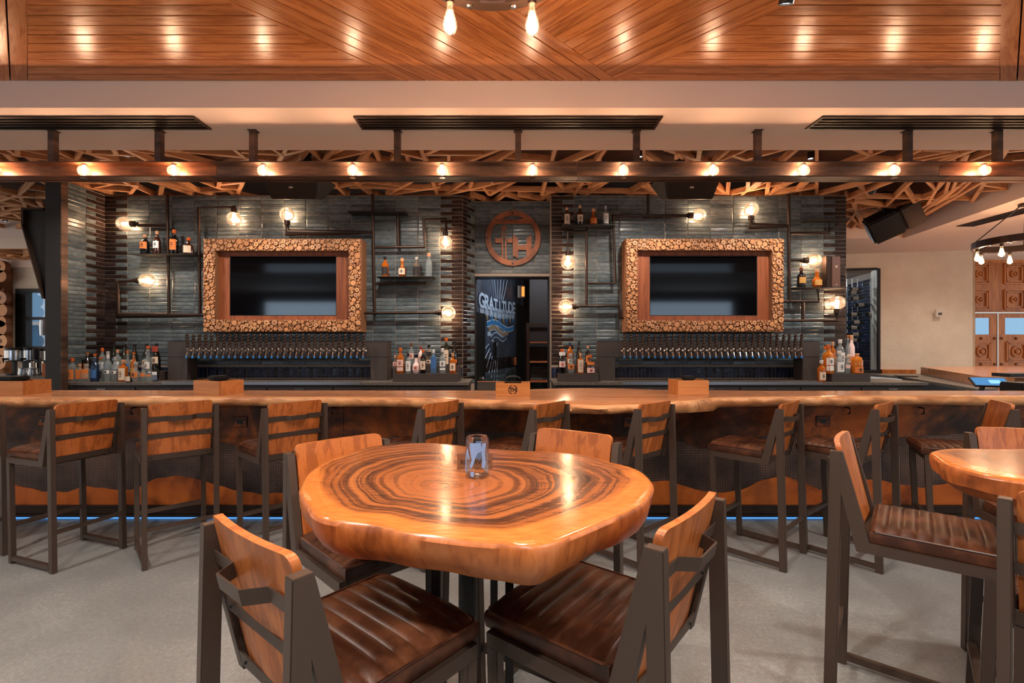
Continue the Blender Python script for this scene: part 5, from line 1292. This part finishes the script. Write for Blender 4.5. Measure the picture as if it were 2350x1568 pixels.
# ================================================================ slab tables
def slab_table(outline, pith, zt_, th, label, seed, inset=.03):
    r_ = random.Random(seed); n = len(outline); e = empty('slab_table', (pith[0],pith[1],0), 0, label, 'table')
    # resample the closed outline smoothly
    N_ = 160; pts = []
    L = [hypot(outline[(i+1)%n][0]-outline[i][0], outline[(i+1)%n][1]-outline[i][1]) for i in range(n)]
    tot = sum(L)
    for k in range(N_):
        d = tot*k/N_; i = 0
        while d > L[i]: d -= L[i]; i += 1
        t = d/L[i]; p0,p1,p2,p3 = (outline[(i+j-1)%n] for j in range(4))
        pts.append(tuple(.5*((2*p1[c])+(-p0[c]+p2[c])*t+(2*p0[c]-5*p1[c]+4*p2[c]-p3[c])*t*t+(-p0[c]+3*p1[c]-3*p2[c]+p3[c])*t**3) for c in (0,1)))
    q = MB(); tt = []
    cxm = sum(p[0] for p in pts)/N_; cym = sum(p[1] for p in pts)/N_
    rings = [.02,.15,.3,.45,.6,.72,.82,.9,.955,.985]
    for f in rings:
        for p in pts: q.v.append(((p[0]-pith[0])*f, (p[1]-pith[1])*f, zt_)); tt.append(f)
    q.v.append((0,0,zt_)); tt.append(0); c0 = len(q.v)-1
    def nrm(k): a, b = pts[k-1], pts[(k+1)%N_]; d = hypot(b[0]-a[0],b[1]-a[1]); return ((b[1]-a[1])/d, -(b[0]-a[0])/d)
    sgn = 1 if sum((pts[k][0]-cxm)*nrm(k)[0]+(pts[k][1]-cym)*nrm(k)[1] for k in range(N_)) > 0 else -1
    for off, dz in ((.0,-.004),(.005,-.012),(.004,-.032),(-.002,-th*.6),(-inset*.6,-th*.88),(-inset,-th)):
        for k,p in enumerate(pts):
            nx, ny = nrm(k); a = 2*pi*k/N_; wob = (sin(a*9+seed)*.004+sin(a*23+seed*2)*.002)*(1 if dz < -.02 else .2)
            q.v.append((p[0]-pith[0]+sgn*nx*(off+wob), p[1]-pith[1]+sgn*ny*(off+wob), zt_+dz+(sin(a*7+seed)*.004 if dz <= -th*.6 else 0))); tt.append(1.0)
    nr = len(rings)+6; q.f = [(c0,k,(k+1)%N_) for k in range(N_)]; q.m = [0]*N_
    def rid(j): return j*N_ if j < len(rings) else j*N_+1
    for j in range(nr-1):
        for k in range(N_): q.f.append((rid(j)+k,rid(j)+(k+1)%N_,rid(j+1)+(k+1)%N_,rid(j+1)+k)); q.m.append(0 if j < len(rings) else 1)
    q.f.append(tuple(rid(nr-1)+k for k in range(N_))); q.m.append(1)
    q.at['t'] = tt
    q.build('slab', [M['table_top'], M['table_side']], e, smooth=35)
    return e, (cxm-pith[0], cym-pith[1])
px1 = [(690,1119),(699,1096),(718,1077),(754,1056),(797,1040),(844,1026),(914,1018),(973,1016),(1032,1019),(1071,1024),(1110,1028),(1188,1034),(1267,1036),(1345,1044),(1403,1060),(1454,1073),(1486,1093),(1497,1112),(1492,1130),(1482,1140),(1466,1156),(1423,1179),(1376,1199),(1337,1215),(1288,1234),(1245,1246),(1200,1249),(1149,1245),(1071,1239),(992,1230),(922,1218),(860,1203),(797,1197),(750,1191),(722,1178),(710,1160),(699,1140),(693,1128)]
o1 = [((u-CX)/F*((HC-ZB)*F/(v-CY)), (HC-ZB)*F/(v-CY)) for u,v in px1]
yc_ = (HC-ZB)*F/(1117-CY)
t1, c1_ = slab_table(o1, (X(1000,yc_), yc_), ZB, .092, 'round live-edge slab table with dark growth rings in the middle', 3)
o2 = [(1.585,1.84),(1.541,1.785),(1.475,1.66),(1.458,1.57),(1.468,1.50),(1.52,1.44),(1.64,1.37),(1.80,1.33),(2.0,1.33),(2.2,1.40),(2.34,1.55),(2.36,1.70),(2.25,1.82),(2.05,1.875),(1.85,1.875),(1.70,1.885)]
t2, c2_ = slab_table(o2, (1.98,1.62), ZB, .10, 'pale live-edge slab table cut by the right frame edge', 8, .06)
def pedestal(t, c):
    cx, cy = c; z1 = ZB-.095
    q = MB().lathe([(.028,.03),(.028,z1-.012)], c=(cx,cy,0), n=20); q.build('column', M['black'], t, smooth=40)
    for i in range(4):
        a = pi/4+i*pi/2+.25; MB().box((cx+.15*cos(a)-.012,cy+.15*sin(a)-.012,.028),(cx+.15*cos(a)+.012,cy+.15*sin(a)+.012,z1-.012)).build('leg', M['black_steel'], t, bevel=.002)
        MB().bar((cx+.04*cos(a),cy+.04*sin(a),.016),(cx+.30*cos(a),cy+.30*sin(a),.016),.06,.03).build('foot', M['black_steel'], t, bevel=.003)
    MB().lathe([(.001,0),(.09,0),(.09,.03),(.001,.03)], c=(cx,cy,0), n=20).build('hub', M['black_steel'], t)
    MB().lathe([(.001,z1-.012),(.2,z1-.012),(.2,z1+.0),(.001,z1+.0)], c=(cx,cy,0), n=24).build('mounting_plate', M['black_steel'], t)
pedestal(t1, c1_); pedestal(t2, c2_)

# ================================================================ tumbler and sign on the table
yg = 1.482; gx = X(1095,yg); ga = empty('candle_tumbler', (gx,yg,ZB+.0005), 0, 'clear glass tumbler with pale blue patches on the round table', 'glass')
Rg, Hg = .0355, .124
M['thick_glass'] = mat('thick_clear_glass', (255,255,255), .02, trans=1, ior=1.45)
MB().lathe([(.001,0),(.026,0),(.033,.006),(Rg,.016),(Rg,Hg-.014),(Rg-.003,Hg-.003),(Rg-.006,Hg),(Rg-.009,Hg-.004),(Rg-.009,.035),(Rg-.013,.026),(.001,.022)], n=40).build('body', M['tumbler_glass'], ga, smooth=50)
M['blue_patch'] = mat('milky_blue_glass', (132,164,212), .25)
def patch(pts, seed):   # patch outline in (angle degrees, height)
    q = MB(); k = 24; vs = []
    cxp = sum(p[0] for p in pts)/len(pts); czp = sum(p[1] for p in pts)/len(pts)
    out = []
    for i in range(len(pts)):
        a, b = pts[i], pts[(i+1)%len(pts)]
        for t in (0,.33,.66): out.append((a[0]+(b[0]-a[0])*t, a[1]+(b[1]-a[1])*t))
    for rr_ in (Rg+.0004, Rg+.0012):
        for f in (1,.5,0.01):
            for a, z in out:
                th = radians(-90+cxp+(a-cxp)*f); vs.append(((rr_)*cos(th), rr_*sin(th), czp+(z-czp)*f))
    n = len(out); q.v = vs
    for s in (0,3):
        for j in (0,1): q.f += [((s+j)*n+i,(s+j)*n+(i+1)%n,(s+j+1)*n+(i+1)%n,(s+j+1)*n+i) for i in range(n)]
    q.f += [(i,(i+1)%n,3*n+(i+1)%n,3*n+i) for i in range(n)]; q.m = [0]*len(q.f)
    q.build('blue_patch', M['blue_patch'], ga, smooth=60)
patch([(-30,.108),(20,.108),(28,.085),(12,.095),(5,.078),(-6,.062),(-14,.045),(-26,.030),(-32,.040),(-22,.058),(-28,.075),(-34,.095)],1)
patch([(28,.106),(50,.106),(44,.075),(50,.045),(38,.030),(26,.036),(28,.060),(24,.080)],2)
patch([(-28,.022),(-12,.024),(-10,.012),(-20,.006),(-30,.012)],3)
patch([(-70,.050),(-52,.090),(-42,.086),(-58,.050),(-60,.018),(-74,.022)],4)
patch([(-45,.085),(-38,.070),(-34,.058),(-42,.060),(-52,.078)],5)
patch([(150,.10),(190,.10),(200,.05),(170,.04),(150,.07)],6)
ys_ = 1.575; sg = empty('reserved_sign', (X(1090,ys_),ys_,ZB+.0005), radians(4), 'brushed metal reserved sign standing behind the tumbler', 'sign')
MB().box((-.057,0,0),(.057,.003,.049)).box((-.057,.003,0),(.057,.035,.003)).build('plate', M['stainless'], sg, bevel=.0008)
text('letters', 'RESERVED', .0225, T(0,-.0012,.014) @ R(pi/2,'X'), M['rubber'], sg, ext=.0005, spacing=.92)

# ================================================================ steel column with gusset, urns, right bar
cl = empty('steel_column', (X(121,5.5),5.5,0), 0, 'dark steel column with a tapering bracket at the left end of the tiled wall', 'column')
cc = X(121,5.5)
MB().box((X(104,5.48)-cc,-.02,0),(X(138,5.48)-cc,-.002,ZL-.002)).box((X(104,5.48)-cc,.05,0),(X(138,5.48)-cc,.065,ZL-.002)).box((-.01,-.002,0),(.01,.05,ZL-.002)).build('flanges', M['black_steel'], cl)
MB().box((X(138,5.48)-cc,-.018,0),(X(138,5.48)-cc+.012,.065,ZL-.002)).build('side_plate', M['beam'], cl)
def gp(u, v): return (X(u,5.5)-cc, Z(v,5.5))
q = MB(); poly = [gp(56,480),gp(103.6,480),gp(103.6,690),gp(54,514)]
q.prism(poly, -.015, .015); MB().add([(v[0],v[2]+.03,v[1]) for v in q.v], q.f).build('gusset_web', M['black_steel'], cl)
q = MB().bar((gp(55,516)[0],.03,gp(55,516)[1]),(gp(103,686)[0],.03,gp(103,686)[1]),.12,.014,up=(0,0,1)).box((gp(54,480)[0],-.03,gp(0,516)[1]),(gp(59,480)[0],.09,gp(0,478)[1])).box((gp(59,480)[0],-.03,gp(0,483)[1]),(gp(103.5,480)[0],.09,gp(0,478)[1])); q.build('gusset_flange', M['pipe'], cl)
lc = MB().box((X(-60,6.2),5.85,ZC-.03),(-5.345,6.75,ZC+.045)); tag(lc.build('side_counter_slab', M['counter']), 'grey counter slab holding the coffee urns left of the column', 'countertop')
tag(MB().box((X(-60,6.2)+.05,5.9,0),(-5.35,6.7,ZC-.0305)).build('side_cabinet', M['dark_grey']), 'dark cabinet below the coffee urns left of the column', 'cabinet')
def urn(u, y, r, v0, v1, label):
    e = empty('coffee_urn', (X(u,y),y,ZC+.045), 0, label, 'coffee urn'); z0, z1 = Z(v1,y)-ZC-.045, Z(v0,y)-ZC-.045
    MB().lathe([(.001,0),(r*.9,0),(r*.9,.02),(.001,.02)], n=20).box((-r*.8,r*.3,.02),(-r*.5,r*.7,z0)).box((r*.5,r*.3,.02),(r*.8,r*.7,z0)).build('stand', M['black'], e)
    MB().lathe([(r,z0+.012),(r,z1-.03),(r*.98,z1-.02)], n=24).build('tank', M['stainless'], e, smooth=True); MB().lathe([(.001,z1),(r*.95,z1),(r,z1-.03),(r,z1-.035)], n=24).build('lid', M['black'], e, smooth=40)
    MB().lathe([(r,z0+.012),(r*.98,z0),(.001,z0)], n=24).tube([(0,-r,z0+.03),(0,-r-.05,z0+.03),(0,-r-.05,z0-.03)],.012,8).build('tap', M['black'], e, smooth=40)
urn(36,6.3,.105,798,829,'large stainless coffee urn at the far left'); urn(69,6.3,.066,798,829,'narrower stainless coffee urn beside the large one'); urn(92,6.55,.06,800,829,'partly hidden stainless urn behind the grinder')
for u,h,lb in ((53,.10,'small stainless milk jug below the urns'),(75,.10,'second stainless milk jug below the urns, nearer the column')):
    e = empty('steel_jug', (X(u,6.05),6.05,ZC+.045), 0, lb, 'jug'); MB().lathe([(.001,0),(.045,0),(.05,.03),(.04,h*.8),(.043,h)], n=18).build('body', M['stainless'], e, smooth=True); MB().tube([(.045,0,.02),(.085,0,.03),(.08,0,h*.8),(.04,0,h*.85)],.006,6).build('handle', M['stainless'], e, smooth=True)
gr = empty('coffee_grinder', (X(83,6.2),6.2,ZC+.045), 0, 'tall black coffee grinder by the column', 'grinder')
MB().box((-.05,-.05,0),(.05,.08,.03)).box((-.025,.0,.03),(.025,.05,.22)).build('body', M['black'], gr, bevel=.006); MB().lathe([(.03,.20),(.035,.22),(.038,.32),(.03,.34),(.001,.34)], n=16).build('hopper', M['black'], gr, smooth=40); MB().lathe([(.036,.10),(.036,.16),(.001,.16)], n=16, c=(0,-.04,0)).build('burr_head', M['chrome'], gr, smooth=40)
o = MB().box((-.035,0,0),(.035,.004,.16)).build('orange_notice', M['exit_glow']); o.data.materials[0] = mat('orange_card',(196,110,66),.7); o.location = (X(103,5.9),5.9,ZC+.046); tag(o, 'orange card by the steel column at the left', 'notice')
tag(MB().lathe([(.001,0),(.05,0),(.055,.12),(.05,.2)], c=(X(103,6.4),6.4,Z(770,6.4)), n=16).build('wall_canister', M['stainless']), 'steel canister dispenser hanging by the column at the left', 'dispenser')
# return of the bar at the right
rb = MB(); ya, yb_ = 5.35, 8.2
rb.prism([(X(2113,8.0),8.0),(X(2250,5.6),5.6),(X(2420,5.2),5.2),(X(2700,5.2),5.2),(X(2330,8.4),8.4)], Z(864,8.0)-.0, 1.10)
o = rb.build('return_bar_slab', [M['bar_wood']]); tag(o, 'wooden slab of the return bar at the right', 'bar slab')
tag(MB().prism([(X(2120,7.9)+.12,7.9),(X(2250,5.75)+.12,5.75),(X(2500,5.6),5.6),(X(2320,8.2),8.2)], 0, Z(864,8.0)-.002).build('return_bar_cabinet', M['rusty_plate']), 'dark base under the return bar at the right', 'bar counter')
tag(MB().prism([(X(1990,8.0),8.2),(X(2060,7.4),7.4),(X(2240,5.3),5.3),(X(2285,5.3),5.3),(X(2120,8.0)-.03,8.0)], .95, .985).build('return_work_counter', M['counter']), 'narrow grey work counter inside the return bar', 'countertop')
tag(MB().prism([(X(1995,8.0),8.1),(X(2070,7.4),7.4),(X(2250,5.32),5.32),(X(2275,5.32),5.32),(X(2115,8.0)-.03,7.95)], 0, .949).build('steel_work_cabinet', M['stainless']), 'steel fronted cabinet under the return work counter', 'cabinet')
pos = empty('order_screen', P(2272,876,4.9), 0, 'tilted touch screen with blue display at the right end of the bar', 'screen')
B_p = R(radians(-18),'Z') @ R(radians(-58),'X')
MB().box((-.15,0,-.075),(.15,.018,.075), B_p).build('case', M['black'], pos, bevel=.004); MB().box((-.135,-.003,-.062),(.135,0,.062), B_p).build('display', M['tablet'], pos); MB().box((-.01,-.006,-.035),(.08,-.003,.02), B_p).build('dialog', M['tablet_box'], pos)
MB().bar((0,.06,0),(.02,.16,-.25),.03,.03).box((-.08,.1,-.29),(.12,.26,-.27)).bar((.10,.02,.02),(.16,.10,-.10),.02,.012).build('stand', M['chrome'], pos)
pr_ = empty('receipt_printer', P(2350,890,4.62), 0, 'black receipt printer beside the tilted touch screen', 'printer')
MB().prism([(-.12,-.1),(.2,-.1),(.2,.12),(-.12,.12)],-.05,.05).build('body', M['black'], pr_, bevel=.01); MB().box((-.10,-.105,.0),(.18,-.1,.012)).build('slot', M['pipe'], pr_)
tag(MB().box((X(2318,5.2),5.2,Z(866,5.2)),(X(2400,5.2),5.4,Z(858,5.2))).build('black_tray', M['black']), 'small black tray on the return bar at the right', 'tray')
tag(MB().box((X(2062,7.3),7.2,.986),(X(2096,7.3),7.4,1.0)).build('dark_tray', M['dark_grey'], None, bevel=.004), 'dark flat tray on the return work counter', 'tray')
tag(MB().box((X(2165,9.0),8.8,0.0),(X(2228,9.0),8.98,Z(846,8.8))).build('low_wood_ledge', M['door_wood']), 'low wooden ledge against the cream wall by the doors', 'ledge')
tag(MB().box((.57,-.06,0),(1.14,-.001,Z(849,9.2)), CM).build('wood_wainscot', M['door_wood']), 'low wooden wainscot below the cream wall by the wine room', 'wainscot')
